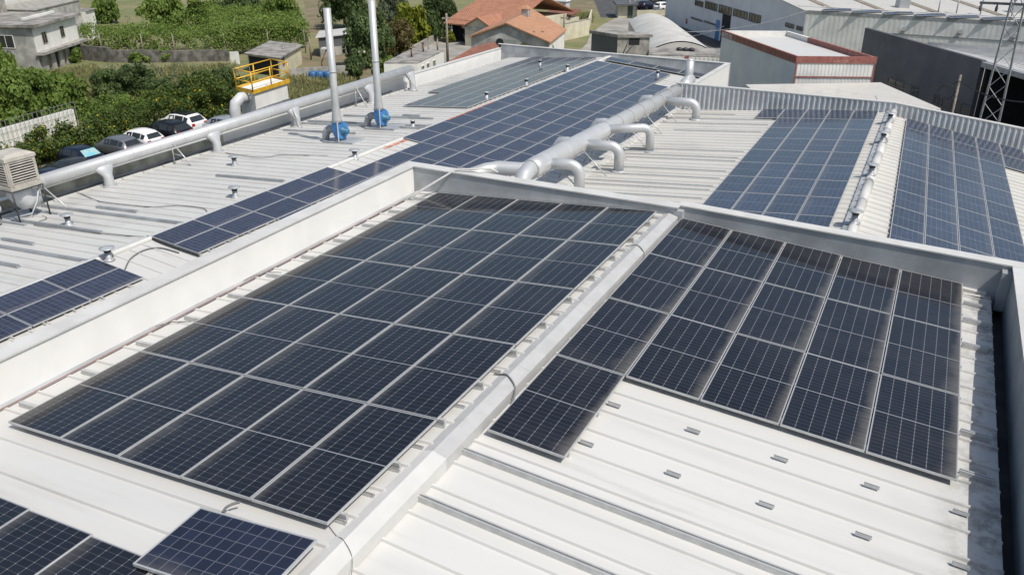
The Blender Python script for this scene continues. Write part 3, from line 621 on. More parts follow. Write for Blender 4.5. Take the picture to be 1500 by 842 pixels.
# two fans with stacks
for (x, y, top, lab) in [(500, 208, 14.0, "tall grey exhaust stack on the nearer blue fan"), (560, 188, 2.0, "tall grey exhaust stack on the farther blue fan")]:
    u, v = BL.at(x, y, -.11); P = BL.P(u, v, -.11); far = 'farther' in lab
    fan = thing("centrifugal_fan", ("blue centrifugal fan on a grey slab, " + ("farther one, right of the other stack" if far else "nearer one, left of the other stack")), "fan", P, 0, "blue roof fans")
    d1 = Vector((cr.x, cr.y, 0)).normalized(); d2 = Vector((0-d1.y, d1.x, 0))        # fan housing broadside on to the ridge
    e1 = X; e2 = Y
    b = P + Z*.05
    m = MB(); m.box(P, BL.d*-1, Y, BL.n, -.75, .95, -.42, .55, .0, .09); m.build("base_slab", MT['galv'], fan)
    c = P + Z*.52; 
    m = MB(); m.lathe(c - X*.12, [(.37, 0), (.39, .02), (.39, .26), (.37, .28)], 28, X, False); m.box(c, X, Y, Z, -.125, .165, -.39, -.02, 0, .42); m.build("scroll_housing", MT['blue'], fan)
    m = MB(); m.lathe(c + X*.16, [(.21, 0), (.21, .03), (.12, .06), (.12, .26), (.07, .30)], 16, X); m.build("motor", plain("motor_paint", (.04,.16,.28), .45), fan)
    m = MB(); m.box(P, X, Y, Z, .17, .20, -.42, -.38, .05, .95); m.box(P, X, Y, Z, -.16, -.13, .30, .34, .05, .5); m.build("bracket", MT['cap'], fan)
    m = MB(); path = [c - X*.1, c - X*.28 + Z*.03, c - X*.5 + Z*.03, c - X*.70 - Z*.06, c - X*.82 - Z*.26, c - X*.86 - Z*.6]
    m.tube(path, .155, 14)
    for i in range(1, len(path)-1):
        for f in (0, .33, .66):
            a = path[i].lerp(path[i+1], f); dd = (path[i+1]-path[i]).normalized(); m.lathe(a, [(.17, 0), (.17, .02)], 14, dd, False)
    m.build("flexible_hose", MT['galv'], fan)
    sx = c + X*.02 - Y*.20; st = thing("exhaust_stack", lab, "exhaust stack", sx + Z*.42, 0, "exhaust stacks")
    dep = depth(sx); H = 0
    while H < 12:
        q = sx + Z*H - CAM
        if 421 - q.dot(cu)/q.dot(cf)*FPX < top: break
        H += .05
    m = MB(); s0 = sx + Z*.42; s1 = sx + Z*H; md = s0.lerp(s1, .45)
    m.tube([s0, s0+Z*.12, s0+Z*.75, s1], [.22, .21, .155, .155], 20); m.build("pipe", MT['stack'], st)
    m = MB(); m.lathe(md, [(.168, 0), (.168, .06)], 20); m.lathe(s0, [(.26, 0), (.26, .03)], 4); m.build("collar", MT['galv'], st)
# evaporative cooler on legs
c0 = BP(-6.85, .30, -2.62); cx, cy = ux, uy
cool = thing("evaporative_cooler", "beige boxy air cooler with slatted sides on a dark steel stand by the roof edge", "air cooler", BP(-6.85, .3, -3.8), 0)
m = MB(); s_ = .56
for (z0, z1, e) in ((0, .10, .02), (.102, .98, -.03), (.982, 1.10, .0)): m.box(c0, cx, cy, Z, -s_-e, s_+e, -s_-e, s_+e, z0, z1)
m.hexa([c0+cx*a*s_+cy*b*s_+Z*1.1 for a, b in ((-1,-1),(1,-1),(1,1),(-1,1))] + [c0+cx*a*.38+cy*b*.38+Z*1.19 for a, b in ((-1,-1),(1,-1),(1,1),(-1,1))]); m.build("casing", MT['cooler'], cool)
m = MB(); m.box(c0, cx, cy, Z, .531, .534, -.42, .42, .2, .9); m.box(c0, cx, cy, Z, -.42, .42, -.534, -.531, .2, .9); gp = m.build("grille", MT['dark_in'], cool)
m = MB()
for i in range(8):
    z = .22 + i*.088; m.box(c0+Z*z, cx, cy, (Z*.8+cx*-.5), .536, .552, -.44, .44, 0, .055); m.box(c0+Z*z, cx, cy, (Z*.8+cy*.5), -.44, .44, -.552, -.536, 0, .055)
for a in (-.45, .45): m.box(c0, cx, cy, Z, .53, .556, a-.03, a+.03, .15, .95); m.box(c0, cx, cy, Z, a-.03, a+.03, -.556, -.53, .15, .95)
m.build("slats", MT['cooler'], cool)
m = MB()
for a, b in ((-.55,-.55),(.55,-.55),(.55,.55),(-.55,.55)):
    t = c0+cx*a+cy*b; g = BL.P(6.85 - a, (t-OB).dot(uy), -.11); m.tube([t, g], .03, 6)
t = c0-Z*.55
for a, b, c, d in ((-.55,-.55,.55,-.55),(.55,-.55,.55,.55),(-.55,.55,.55,.55)): m.tube([c0-Z*.02+cx*a+cy*b, c0-Z*.02+cx*c+cy*d], .03, 6)
m.tube([c0-Z*.7+cx*.55-cy*.55, c0-Z*.7-cx*.55-cy*.55], .02, 6); m.build("stand", MT['steel'] if False else plain("dark_stand_paint", (.05,.055,.06), .5, .3), cool)
for b in (-.62, .62): m = MB(); BL.box(m, 5.9, 7.6, .30+b-.05, .30+b+.05, -.108, -.045); m.build("skid", MT['galv'], cool)
m = MB(); k0 = c0 - Z*.02; m.tube([k0, k0-Z*.25, k0-Z*.55+cy*.15, k0-Z*.62+cy*.55], [.40, .40, .36, .30], 16); m.build("elbow_duct", MT['grey_plastic'], cool)
m = MB(); m.tube([c0+cx*.4+cy*.5-Z*.1, c0+cx*.42+cy*.3-Z*.6, c0+cx*.3+cy*.1-Z*1.0, c0-cx*.2-cy*.4-Z*1.13], .025, 8); m.build("drain_hose", MT['grey_plastic'], cool)
an = thing("antenna_dish", "round white lamp-like dish on a bracket at the left edge under the cooler", "dish", BP(-7.0, -.55, -3.8)); 
m = MB(); q = BP(-6.6, -.75, -3.12); m.lathe(q, [(.0, -.06), (.12, -.04), (.17, 0), (.15, .06), (.05, .10)], 16, (ux-uy*.6)); m.build("dish", MT['grey_plastic'], an)
m = MB(); m.tube([q, q-ux*.3-Z*.05, BP(-7.0, -.55, -3.8)], .02, 6); m.build("bracket", MT['black'], an)
# cables
def cable(name, label, pts, r, mat):
    m = MB(); P = [Vector(q) for q in pts]; out = []
    for i in range(len(P)-1):
        p0_, p1_, p2_, p3_ = P[max(i-1,0)], P[i], P[i+1], P[min(i+2, len(P)-1)]
        for s in range(6):
            t = s/6; out.append(.5*((2*p1_) + (p2_-p0_)*t + (2*p0_-5*p1_+4*p2_-p3_)*t*t + (3*p1_-p0_-3*p2_+p3_)*t**3))
    out.append(P[-1]); m.tube(out, r, 6); return tag(m.build(name, mat), label, "cable")
def on(S, pts, w): return [S.P(*S.at(x, y, w), w) for x, y in pts]
cable("cable", "dark cable bundle crossing the grey ridge cap between the two black fields", [AL.P(-.02, 3.83, -.10), Vector((-.03, 3.83, -.105)), Vector((.115, 3.80, -.062)), Vector((.31, 3.66, -.128)), AR.P(0, 3.1, -.06)], .012, MT['cable'])
cable("cable", "dark cable crossing the ridge cap near the back parapet", [AL.P(-.02, 9.45, -.10), Vector((.115, 9.5, -.065)), Vector((.315, 9.35, -.13)), AR.P(0, 8.9, -.06)], .009, MT['cable'])
cable("cable", "thin sagging cable across the ridge cap near the bottom of the photo", [Vector((-.25, .1, -.13)), Vector((-.03, -.02, -.115)), Vector((.115, -.08, -.068)), Vector((.315, -.2, -.134)), AR.P(.0, -.72, -.125)], .004, MT['cable'])
cable("cable", "grey cable arching over the bare strip between two blue panel groups", on(BR, [(183, 394), (192, 378), (212, 366), (235, 363), (262, 370)], -.07), .02, MT['cable'])
cable("cable", "black cable bundle along the near end of the blue panel field", on(BR, [(216, 346), (235, 355), (262, 365), (300, 378)], -.06), .022, MT['black'])
cable("cable", "long dark cable lying across the weathered slope to the ridge", on(BL, [(105, 277), (140, 293), (165, 298), (222, 303), (262, 301), (297, 305), (304, 312)], -.07), .014, MT['cable'])
cable("cable", "greenish hose from the cooler stand across the weathered slope", on(BL, [(62, 316), (68, 320), (50, 329), (95, 335), (150, 342), (214, 347)], -.07), .014, MT['cable'])
cable("cable", "dark cable on the far side of the weathered slope behind the nearer vents", on(BL, [(330, 224), (372, 230), (395, 230), (412, 227), (480, 228)], -.07), .014, MT['cable'])
cable("cable", "grey cable looping from panel frame to the lone blue-grey panel", on(AL, [(351, 735), (340, 738), (331, 743), (326, 750)], .0), .016, MT['cable'])
cable("cable", "grey wire looping from the far left gutter under the panel field's middle", on(AL, [(357, 411), (372, 404), (392, 399), (412, 399)], -.08), .008, MT['cable'])
cable("cable", "grey wire looping from the near left gutter under the panel field", on(AL, [(228, 478), (245, 473), (262, 471), (280, 471)], -.08), .008, MT['cable'])
pole = thing("stay_rod", "white bent stay rod leaning from the roof over the parapet corner", "rod", AL.P(6.1, 11.0, -.13))
m = MB(); q0 = AL.P(6.3, 11.1, -.13); m.tube([q0, q0+Z*.1, Vector((-5.45, 11.75, .13)), Vector((-4.6, 12.02, .20)), Vector((-4.45, 12.1, .1))], .03, 8); m.build("rod", MT['cap'], pole)
m = MB(); m.lathe(q0, [(.09, 0), (.09, .05), (.04, .08)], 10); m.build("foot", MT['steel'], pole)
# ================================================================== the ground and what stands on it
def zat(P, ypx):                             # level at which the upright through P meets image row ypx
    a, b = -40., 40.
    for _ in range(50):
        mdl = (a+b)/2; q = Vector((P[0], P[1], mdl)) - CAM
        if 421 - q.dot(cu)/q.dot(cf)*FPX > ypx: a = mdl
        else: b = mdl
    return (a+b)/2
def along(x, y, dep): r = ray(x, y); return CAM + r*dep
t = NT("grass_and_soil"); k1 = t.ramp(t.noise(.09, 5), .38, .62); k2 = t.ramp(t.noise(.5, 5), .35, .7); k3 = t.noise(3., 4)
c = t.mix(k1, (.17,.18,.075), (.25,.21,.12)); c = t.mix(t.m_('MULTIPLY', k2, .55), c, (.10,.14,.04)); c = t.mix(t.m_('MULTIPLY', k3, .3), c, (.09,.09,.045)); t.set(Base_Color=c, Roughness=.95); t.bump(k3, .6, .2)
MT['ground'] = t.m
m = MB(); m.quad((-600,-300,GZ), (600,-300,GZ), (600,900,GZ), (-600,900,GZ)); tag(m.build("ground", MT['ground'], None, (0,0,GZ)), kind="structure")
def patch(name, px, mat, dz): 
    m = MB(); m.poly([G(x, y, GZ+dz) for x, y in px]); return tag(m.build(name, mat, None, G(*px[0], GZ+dz)), kind="structure")
def patchw(name, pts, mat, dz):
    m = MB(); m.poly([Vector((x, y, GZ+dz)) for x, y in pts]); return tag(m.build(name, mat, None, Vector((pts[0][0], pts[0][1], GZ+dz))), kind="structure")
patchw("car_park", [(-50.5,8), (-24.3,8), (-23.2,56), (-49.5,56)], MT['asphalt'], .004)
patch("road", [(840,82), (960,84), (1000,40), (940,26), (905,25), (880,38), (864,52), (860,64)], MT['road'], .008)
patch("lane", [(590,92), (700,92), (712,58), (700,38), (655,38), (650,52), (600,80)], MT['road'], .004)
patch("car_park", [(880,26), (1050,26), (1050,-25), (860,-25)], MT['asphalt'], .012)
patch("yard", [(960,64), (1060,112), (1130,112), (1066,60), (980,28)], MT['asphalt'], .012)
patchw("yard", [(-2,40), (40,40), (40,110), (-6,80)], MT['asphalt'], .004)
patch("brown_field", [(452,48), (480,48), (500,-30), (440,-30)], MT['dirt'], .004)
patch("dry_field", [(760,12), (900,16), (905,-40), (700,-40)], MT['dirt'], .004)
patch("lawn", [(798,34), (850,38), (866,22), (800,19)], MT['lawn'], .006)
patch("garden_soil", [(450,120), (560,112), (590,92), (520,72), (440,82)], MT['dirt'], .006)
# ------------------------------------------------------------------ foliage
def leafcloud(mb, clumps, n, size, rnd, flat=.0):
    for _ in range(n):
        c, r = clumps[rnd.randrange(len(clumps))]
        while True:
            d = Vector((rnd.uniform(-1,1), rnd.uniform(-1,1), rnd.uniform(-1,1)))
            if .05 < d.length < 1: break
        d.normalize(); p = c + Vector((d.x*r[0], d.y*r[1], d.z*r[2]))*(rnd.uniform(.45, 1.08))
        nn = (d + Vector((rnd.gauss(0,.6), rnd.gauss(0,.6), rnd.gauss(.25,.6)))).normalized()
        a = nn.orthogonal().normalized(); b = nn.cross(a); an = rnd.uniform(0, 2*pi); e = a*cos(an)+b*sin(an); f = nn.cross(e)
        s = size*rnd.uniform(.55, 1.3); e *= s; f *= s*.6
        k = len(mb.v); mb.v += [p-e, p-e*.1-f, p+e, p-e*.1+f]; mb.f.append((k, k+1, k+2, k+3))
def tree_proto(seed, n=3000, leaf_=.115, nc=28):
    r = random.Random(seed); cl = []
    for i in range(nc):
        an = r.uniform(0, 2*pi); h = r.uniform(.22, .95); rad = r.uniform(.1, .82)*math.sqrt(max(.05, 1-((h-.5)/.55)**2))
        s = r.uniform(.13, .36); cl.append((Vector((rad*cos(an), rad*sin(an), h + (.08 if s < .2 else 0))), (s, s, s*r.uniform(.6, 1.0))))
    m = MB(); leafcloud(m, cl, n, leaf_, r)
    tk = MB(); tk.tube([Vector((0,0,0)), Vector((.02,.01,.2)), Vector((-.02,.02,.42)), Vector((.03,0,.7))], [.075, .06, .045, .015], 7)
    for c, s in cl[:9]: tk.tube([Vector((0,.01,.2 + .2*r.random())), c*.5+Vector((0,0,.12)), c], [.035, .022, .006], 5)
    return m, tk
TP = [tree_proto(s) for s in (11, 12, 13, 14)]
TPB = [tree_proto(s, 11000, .055, 50) for s in (21, 22, 23)]
cache = {}
def tree(x, y, rad, h, mat, label, cat="tree", group=None, big=False, z=GZ, trunk=True, P=None):
    P = P or G(x, y, z); i = (int(abs(P.x*7+P.y*3))) % (3 if big else 4); key = (i, mat, big)
    nm = "tree" if cat == "tree" else "shrub"
    if key not in cache:
        a, b = (TPB if big else TP)[i]; cache[key] = (a.mesh("crown", MT[mat]), b.mesh("trunk", MT['bark']))
    a, b = cache[key]; t = thing(nm, label, cat, P, random.uniform(0, 6), group)
    for nmx, me in (("crown", a), ("trunk", b)):
        o = bpy.data.objects.new(nmx, me); COL.objects.link(o); o.parent = t; o.scale = (rad, rad, h)
    return t
TG = "trees beyond the car park"
for a in [
 (18, 194, 3.0, 4.4, 'lf_c', "broad bright green tree at the left photo edge above the cooler", True),
 (62, 184, 2.8, 4.0, 'lf_a', "mid green bushy tree right of the left-edge tree, behind the white fence", True),
 (100, 170, 2.2, 3.2, 'lf_a', "small green tree at the right end of the white fence", False),
 (45, 160, 2.6, 3.2, 'lf_a', "green orchard tree in front of the old house's lower left", True),
 (95, 158, 2.0, 2.4, 'lf_c', "light green low tree between the old house and the white fence", False),
 (3, 118, 2.0, 4.4, 'lf_c', "yellowish green tree against the old house's grey side wall", False),
 (166, 148, 1.9, 2.6, 'lf_f', "dark fig tree at the left end of the fig row", True),
 (202, 146, 2.1, 2.9, 'lf_b', "dark fig tree, second in the fig row", True),
 (244, 150, 1.9, 2.1, 'lf_f', "low dark fig tree in the middle of the fig row", True),
 (292, 147, 2.0, 2.3, 'lf_b', "dark fig tree, second from the right in the fig row", True),
 (335, 149, 1.9, 2.7, 'lf_f', "dark fig tree nearest the yellow-railed filter unit", True),
 (241, 48, 3.6, 5.8, 'lf_c', "round dense citrus tree behind the vine pergola at the photo's top", True),
 (163, 34, 2.8, 4.8, 'lf_a', "tree beside the white house at the photo's top left", False),
 (357, 38, 3.6, 5.2, 'lf_f', "dark tree at the photo's top behind the pergola's right half", True),
 (298, 40, 2.8, 3.6, 'lf_a', "low green tree between the citrus and the dark tree above the pergola", False),
 (506, 42, 3.8, 6.2, 'lf_b', "tall dark conifer-like tree left of the farther exhaust stack", True),
 (543, 100, 3.1, 5.6, 'lf_f', "broad dark fig tree behind the farther exhaust stack", True),
 (578, 46, 2.8, 5.2, 'lf_e', "grey-green tree right of the farther exhaust stack top", True),
 (602, 66, 2.6, 4.6, 'lf_d', "bright yellow-green tree left of the lane", False),
 (586, 84, 2.6, 3.9, 'lf_r', "russet green bushy tree below the yellow-green tree", True),
 (632, 60, 2.4, 3.6, 'lf_b', "dark round tree beside the lane post row", False),
 (652, 44, 2.2, 4.4, 'lf_b', "dark tree at the left corner of the orange-roofed house", True),
 (640, 22, 2.6, 3.2, 'lf_b', "clipped dark bush at the photo's top beside the orange-roofed house", False),
 (420, 50, 3.2, 4.6, 'lf_a', "green tree at the pergola's right end", True)]:
    tree(a[0], a[1], a[2], a[3], a[4], a[5], "tree", None, a[6])
for a in [(776, 88, 2.3, 3.0, 'lf_r', "russet bush in front of the orange-roofed gable house"), (803, 91, 1.5, 2.0, 'lf_r', "smaller russet bush right of the larger one, by the far parapet"), (112, 92, 1.0, 1.5, 'lf_a', "small round shrub at the foot of the old house's right end"), (245, 90, 1.2, 1.3, 'lf_c', "bright low shrub in the grass by the stone wall"), (205, 92, 1.4, 1.1, 'lf_c', "bright low shrub left of another in the grass by the stone wall"), (395, 103, 1.6, 1.6, 'lf_b', "dark shrub in front of the small green shed"), (660, 62, 1.1, 1.4, 'lf_d', "flowering garden shrub at the lane fence"), (565, 118, 1.6, 2.2, 'lf_a', "green bush under the broad fig tree by the far duct end"), (517, 118, 1.5, 2.2, 'lf_b', "dark bush between the two exhaust stacks")]:
    tree(a[0], a[1], a[2], a[3], a[4], a[5], "shrub")
def hedge(name, label, path, width, h, mat, n, size, seed, cat="hedge", kind=None):
    r = random.Random(seed); cl = []
    for i in range(len(path)-1):
        a, b = Vector(path[i]), Vector(path[i+1]); L = (b-a).length
        for _ in range(int(L*6)):
            p = a.lerp(b, r.random()) + Vector((r.uniform(-1,1)*width/2, r.uniform(-1,1)*width/2, 0)); s = r.uniform(.45, .95)
            hh = (h if not isinstance(h, tuple) else h[0]+(h[1]-h[0])*(i+.5)/(len(path)-1))*r.uniform(.6, 1.0); p.z = GZ + r.uniform(.3, hh); cl.append((p, (s, s, s*.9)))
    m = MB(); leafcloud(m, cl, n, size, r); t = thing(name, label, cat, Vector(path[0])); m.build("foliage", mat, t); return t
hedge("hedge", "tall green hedge dotted with yellow flowers behind the parked cars", [(-51.6,22,GZ), (-51.9,29,GZ), (-52.1,35,GZ), (-52.1,41,GZ), (-51.6,46,GZ), (-51.0,51,GZ)], 3.0, (1.7, 3.8), MT['lf_h'], 42000, .115, 31)
hedge("hedge", "rough undergrowth strip between the white fence and the fig row", [G(118,182), G(160,165), G(220,160), G(340,156)], 3.4, 1.5, MT['lf_a'], 9000, .13, 32)
# vine pergola
pg = thing("vine_pergola", "long leafy grape pergola on thin posts behind the grey stone wall", "pergola", G(230, 80))
r = random.Random(41); m = MB(); cl = []
def pgbox(a, b, back, zt, n, hang):
    a, b = Vector(a), Vector(b); bk = (Vector((a.x, a.y, 0)) - Vector((CAM.x, CAM.y, 0))).normalized()*back
    for _ in range(n):
        f = r.random(); q = a.lerp(b, f) + bk*r.random(); q.z = zt + r.uniform(-.35, .25); cl.append((q, (.8, .8, .35)))
    for _ in range(int(n*.8)):
        q = a.lerp(b, r.random()); hh = r.random()**1.4*hang; q.z = zt - hh; cl.append((q, (.5, .5, .6)))
pgbox(G(128,84), G(335,88), 9, -8.3, 240, 2.9); pgbox(G(315,84), G(452,70), 30, -7.9, 400, 2.6)
for _ in range(45):
    q = G(135+320*r.random(), 82-22*r.random()); q.z = -7.7+.5*r.random(); cl.append((q, (1.2, 1.2, .7)))
leafcloud(m, cl, 42000, .125, r); m.build("foliage", MT['lf_c'], pg)
for x, y in [(152, 86), (212, 87), (258, 88), (332, 88), (395, 80), (448, 78)]:
    p = G(x, y); m = MB(); m.tube([p, p+Z*3.0], .07, 6); m.build("post", MT['wood'], pg)
sw = thing("stone_wall", "low rough grey stone wall in front of the vine pergola", "wall", G(200, 90))
m = MB(); P = [G(118, 88), G(160, 92), G(230, 92), G(335, 90)]
for i in range(3):
    a, b = P[i], P[i+1]; d = (b-a).normalized(); n = Vector((-d.y, d.x, 0)); m.box(a, d, n, Z, 0, (b-a).length-.01, 0, .4, 0, [1.7, 1.4, 1.3][i])
m.build("masonry", MT['stone'], sw)
# rough grass
def tufts(n, seed, polys, hmin, hmax):
    r = random.Random(seed); m = MB()
    for _ in range(n):
        q = polys[r.randrange(len(polys))]; a, b = r.random(), r.random()
        p = G(*[q[0][i]*(1-a)*(1-b)+q[1][i]*a*(1-b)+q[2][i]*a*b+q[3][i]*(1-a)*b for i in (0,1)])
        for _ in range(3):
            h = r.uniform(hmin, hmax); an = r.uniform(0, 2*pi); e = Vector((cos(an), sin(an), 0)); l = Vector((r.gauss(0,.25), r.gauss(0,.25), 1))*h; w = .07
            o = p + Vector((r.gauss(0,.2), r.gauss(0,.2), 0)); k = len(m.v); m.v += [o-e*w, o+e*w, o+l+e*w*.3, o+l-e*w*.3]; m.f.append((k, k+1, k+2, k+3))
    return m
tag(tufts(9000, 51, [[(55,112),(345,96),(345,150),(120,165)], [(55,112),(140,100),(160,140),(100,150)], [(425,108),(520,115),(520,150),(425,150)], [(780,30),(866,22),(866,34),(800,36)]], .25, .75).build("grass", MT['grass'], None, G(200, 120)), kind="stuff")
r = random.Random(61); m = MB(); cl = []
for _ in range(70):
    p = G(r.uniform(120, 345), r.uniform(96, 128)); s = r.uniform(.25, .7); cl.append((p + Z*s*.5, (s*1.4, s*1.4, s*.8)))
for _ in range(30):
    p = G(r.uniform(425, 520), r.uniform(116, 150)); s = r.uniform(.25, .6); cl.append((p + Z*s*.5, (s*1.3, s*1.3, s*.8)))
leafcloud(m, cl, 5200, .11, r); tag(m.build("undergrowth", MT['lf_e'], None, G(230, 110)), kind="stuff")
# ------------------------------------------------------------------ generic building bits
class Wall:                                  # a wall face from a to b (plan), outward normal on the camera's side
    def __init__(s, a, b): 
        s.a = Vector((a[0], a[1], 0)); s.b = Vector((b[0], b[1], 0)); s.d = (s.b-s.a).normalized(); s.L = (s.b-s.a).length; n = Vector((s.d.y, -s.d.x, 0))
        if n.dot(Vector((CAM.x, CAM.y, 0))-s.a) < 0: n = -n
        s.n = n
    def at(s, x, y): q = on_plane(x, y, s.n, s.a) - s.a; return q.dot(s.d), q.z
    def box(s, mb, s0, s1, z0, z1, d0, d1): mb.box(s.a, s.d, s.n, Z, s0, s1, d0, d1, z0, z1)
    def win(s, parent, s0, s1, z0, z1, bars=1, fm='bluegrey', pane='glass', fw=.06, name="window", off=0.):
        m = MB()
        s.box(m, s0, s1, z0, z0+fw, .003+off, .06+off); s.box(m, s0, s1, z1-fw, z1, .003+off, .06+off); s.box(m, s0, s0+fw, z0+fw, z1-fw, .003+off, .06+off); s.box(m, s1-fw, s1, z0+fw, z1-fw, .003+off, .06+off)
        for i in range(bars): c = s0+(s1-s0)*(i+1)/(bars+1); s.box(m, c-fw*.4, c+fw*.4, z0+fw, z1-fw, .003+off, .05+off)
        w = m.build(name, MT[fm], parent); m = MB(); s.box(m, s0+fw, s1-fw, z0+fw, z1-fw, .004+off, .02+off); m.build("pane", MT[pane], w); return w
    def ribs(s, mb, s0, s1, z0, z1, pitch=.3, d=.04):
        k = s0
        while k < s1-pitch*.5: s.box(mb, k, k+pitch*.45, z0, z1, -.01, d); k += pitch
def xy(P): return (P[0], P[1])
# ---- old house, top left
F = G(45, 40, -6.1); Rr = G(109, 23, -6.1); L_ = F + (F-Rr).normalized().cross(Z)*7.5
if (L_-CAM).length < (F-CAM).length and False: pass
ld_ = (G(0, 39, -6.1)-F).normalized(); L_ = F + ld_*9
h = thing("old_house", "weathered two-storey grey house with white upper front and flat roof, top left", "house", (F.x, F.y, GZ))
bkv = ld_
m = MB(); m.prism([xy(F), xy(Rr), xy(Rr+ld_*9), xy(L_)], GZ, -6.15); m.build("wall", MT['plaster_g'], h)
wf = Wall(F, Rr); wl = Wall(F, L_)
m = MB(); wf.box(m, .05, wf.L-.3, -8.75, -6.2, .002, .12); m.build("white_front", MT['plaster'], h)
m = MB(); wf.box(m, -.25, wf.L+.3, -9.05, -8.76, .002, .9); m.build("ledge", MT['concrete'], h)
m = MB(); wf.box(m, 1.3, wf.L-.3, GZ+.1, -9.06, .002, .05); m.build("ground_floor_opening", MT['wood'], h)
m = MB()
for s in (.4, 2.2, 4.0, 5.6, 7.4): wf.box(m, s, s+.9, GZ, -9.06, .052, .30)
m.build("pier", MT['concrete'], h)
for s in (3.1, 6.5): m = MB(); wf.box(m, s, s+.85, GZ, -9.3, .06, .12); m.build("door", MT['dark_in'], h)
wf.win(h, 1.5, 2.5, -8.1, -6.9, 1, 'wood', off=.122); wf.win(h, 5.6, 6.5, -8.0, -6.8, 1, 'wood', off=.122)
wl.win(h, 2.4, 4.4, -8.4, -7.0, 1, 'plaster')
m = MB(); d1, d2 = wf.d, ld_; o = Vector((F.x, F.y, 0)); m.box(o, d1, d2, Z, -.4, wf.L+.4, -.6, 9, -6.145, -5.85); m.build("roof_slab", MT['oldroof'], h)
m = MB(); m.box(o, d1, d2, Z, 3, wf.L, 2.5, 2.8, -5.84, -5.6); m.build("parapet", MT['plaster'], h)
# ---- neighbours behind it
P1 = G(128, 60); d1 = wf.d
h = thing("grey_house", "tall blank grey rendered wall house right behind the old house", "house", P1)
zt = zat(P1, 1); m = MB(); o = Vector((P1.x, P1.y, 0)); m.box(o, d1, ld_, Z, -11.5, 0, 0, 6, GZ, zt); m.build("wall", MT['plaster_g'], h)
m = MB(); m.box(o, d1, ld_, Z, -11.6, .1, -.1, 6.1, zt+.002, zt+.12); m.build("coping", MT['concrete'], h)
P2 = G(146, 56); h = thing("white_shed", "small blank white outbuilding between the grey wall and the pergola", "shed", P2)
zt = zat(P2, 14); o = Vector((P2.x, P2.y, 0)); m = MB(); m.box(o, d1, ld_, Z, -2.6, 0, 0, 3, GZ, zt); m.build("wall", MT['plaster'], h); m = MB(); m.box(o, d1, ld_, Z, -2.6, .25, -.2, 3.2, zt+.002, zt+.1); m.build("roof", MT['oldroof'], h)
P3 = P1 + ld_*7 + d1*1.5; P3.z = GZ; h = thing("white_house", "tall white house with teal shutters cut by the photo's top edge", "house", P3)
o = Vector((P3.x, P3.y, 0)); m = MB(); m.box(o, d1, ld_, Z, -13, .6, 0, 8, GZ, -1.5); m.build("wall", MT['plaster'], h); w3 = Wall(P3-d1*13, P3+d1*.6)
for x in (55, 73, 92):
    s, z = w3.at(x, -2); wn_ = w3.win(h, s-.6, s+.6, z-1.1, z+1.0, 1, 'plaster', 'teal')
m = MB(); m.box(o, d1, ld_, Z, -13.3, .9, -.3, 8.3, -1.498, -1.3); m.build("roof", MT['oldroof'], h)
P4 = P1 - d1*12.5 + ld_*3; h = thing("pale_house", "pale weathered house wall at the photo's top left corner", "house", (P4.x, P4.y, GZ)); o = Vector((P4.x, P4.y, 0)); m = MB(); m.box(o, d1, ld_, Z, -10, 0, 0, 6, GZ, -3.6); m.build("wall", MT['concrete'], h); m = MB(); m.box(o, d1, ld_, Z, -10.2, .2, -.2, 6.2, -3.598, -3.45); m.build("coping", MT['plaster'], h)
# ---- white fence with net in front of the orchard
f0, f1 = G(-15, 224), G(112, 186); wfn = Wall(f0, f1)
fe = thing("boundary_wall", "low white boundary wall with wire fence between orchard and car park hedge", "wall", f0)
m = MB(); wfn.box(m, 0, wfn.L, GZ, GZ+1.5, -.15, .1); m.build("masonry", MT['plaster'], fe)
m = MB()
for s in frange(.3, wfn.L, .42): wfn.box(m, s-.012, s+.012, GZ, GZ+2.2, .42, .45)
for z in (.5, 1.1, 1.7, 2.15): wfn.box(m, 0, wfn.L, GZ+z, GZ+z+.02, .455, .47)
m.build("wire_fence", MT['steel'], fe)
# ---- garden sheds
def shed(name, label, px, zr, matw, matr, depth_, hdrop=0.25, cat="shed"):
    a, b, c = [G(x, y, zr) for x, y in px]; h = thing(name, label, cat, (a.x, a.y, GZ)); v = (c-b)
    m = MB(); m.prism([xy(a), xy(b), xy(c), xy(a+v)], GZ, zr-.12); m.build("wall", matw, h)
    e1, e2 = (b-a).normalized(), v.normalized(); m = MB(); m.box(Vector((a.x, a.y, 0)), e1, e2, Z, -.35, (b-a).length+.3, -.35, v.length+.3, zr-.115, zr); m.build("roof", matr, h)
    return h, Wall(a, b), Wall(b, c)
h, wa, wb = shed("garden_shed", "small pale green shed with grey sheet roof behind the filter unit", [(362,78),(408,84),(440,66)], -8.9, MT['cream'], MT['oldroof'], 4)
wb.win(h, 1.0, 1.8, -10.0, -9.2, 0, 'wood'); m = MB(); wa.box(m, .2, wa.L-.2, GZ, -9.2, .003, .03); m.build("opening", MT['dark_in'], h)
h, wa, wb = shed("open_shed", "long low shed with light tin roof and dark wall left of the fig tree", [(466,54),(521,48),(524,40)], -8.6, MT['dkclad'], MT['archroof'], 4)
m = MB(); wa.box(m, 0, wa.L, GZ, -10.0, .003, .2); m.build("base_wall", MT['concrete'], h)
a, b, c, d = G(562, 92, -8.6), G(612, 92, -8.6), G(650, 74, -8.6), G(604, 71, -8.6)
h = thing("flat_roofed_house", "low white house with patched grey flat roof beside the far duct end", "house", (b.x, b.y, GZ)); m = MB(); m.prism([xy(a), xy(b), xy(c), xy(d)], GZ, -8.72); m.build("wall", MT['plaster'], h)
m = MB(); m.prism([xy(a), xy(b), xy(c), xy(d)], -8.715, -8.6); m.build("roof", MT['oldroof'], h)
w = Wall(b, c)
for s in (.8, 2.3, 4.2): w.win(h, s, s+.9, -9.9, -9.1, 1, 'plaster')
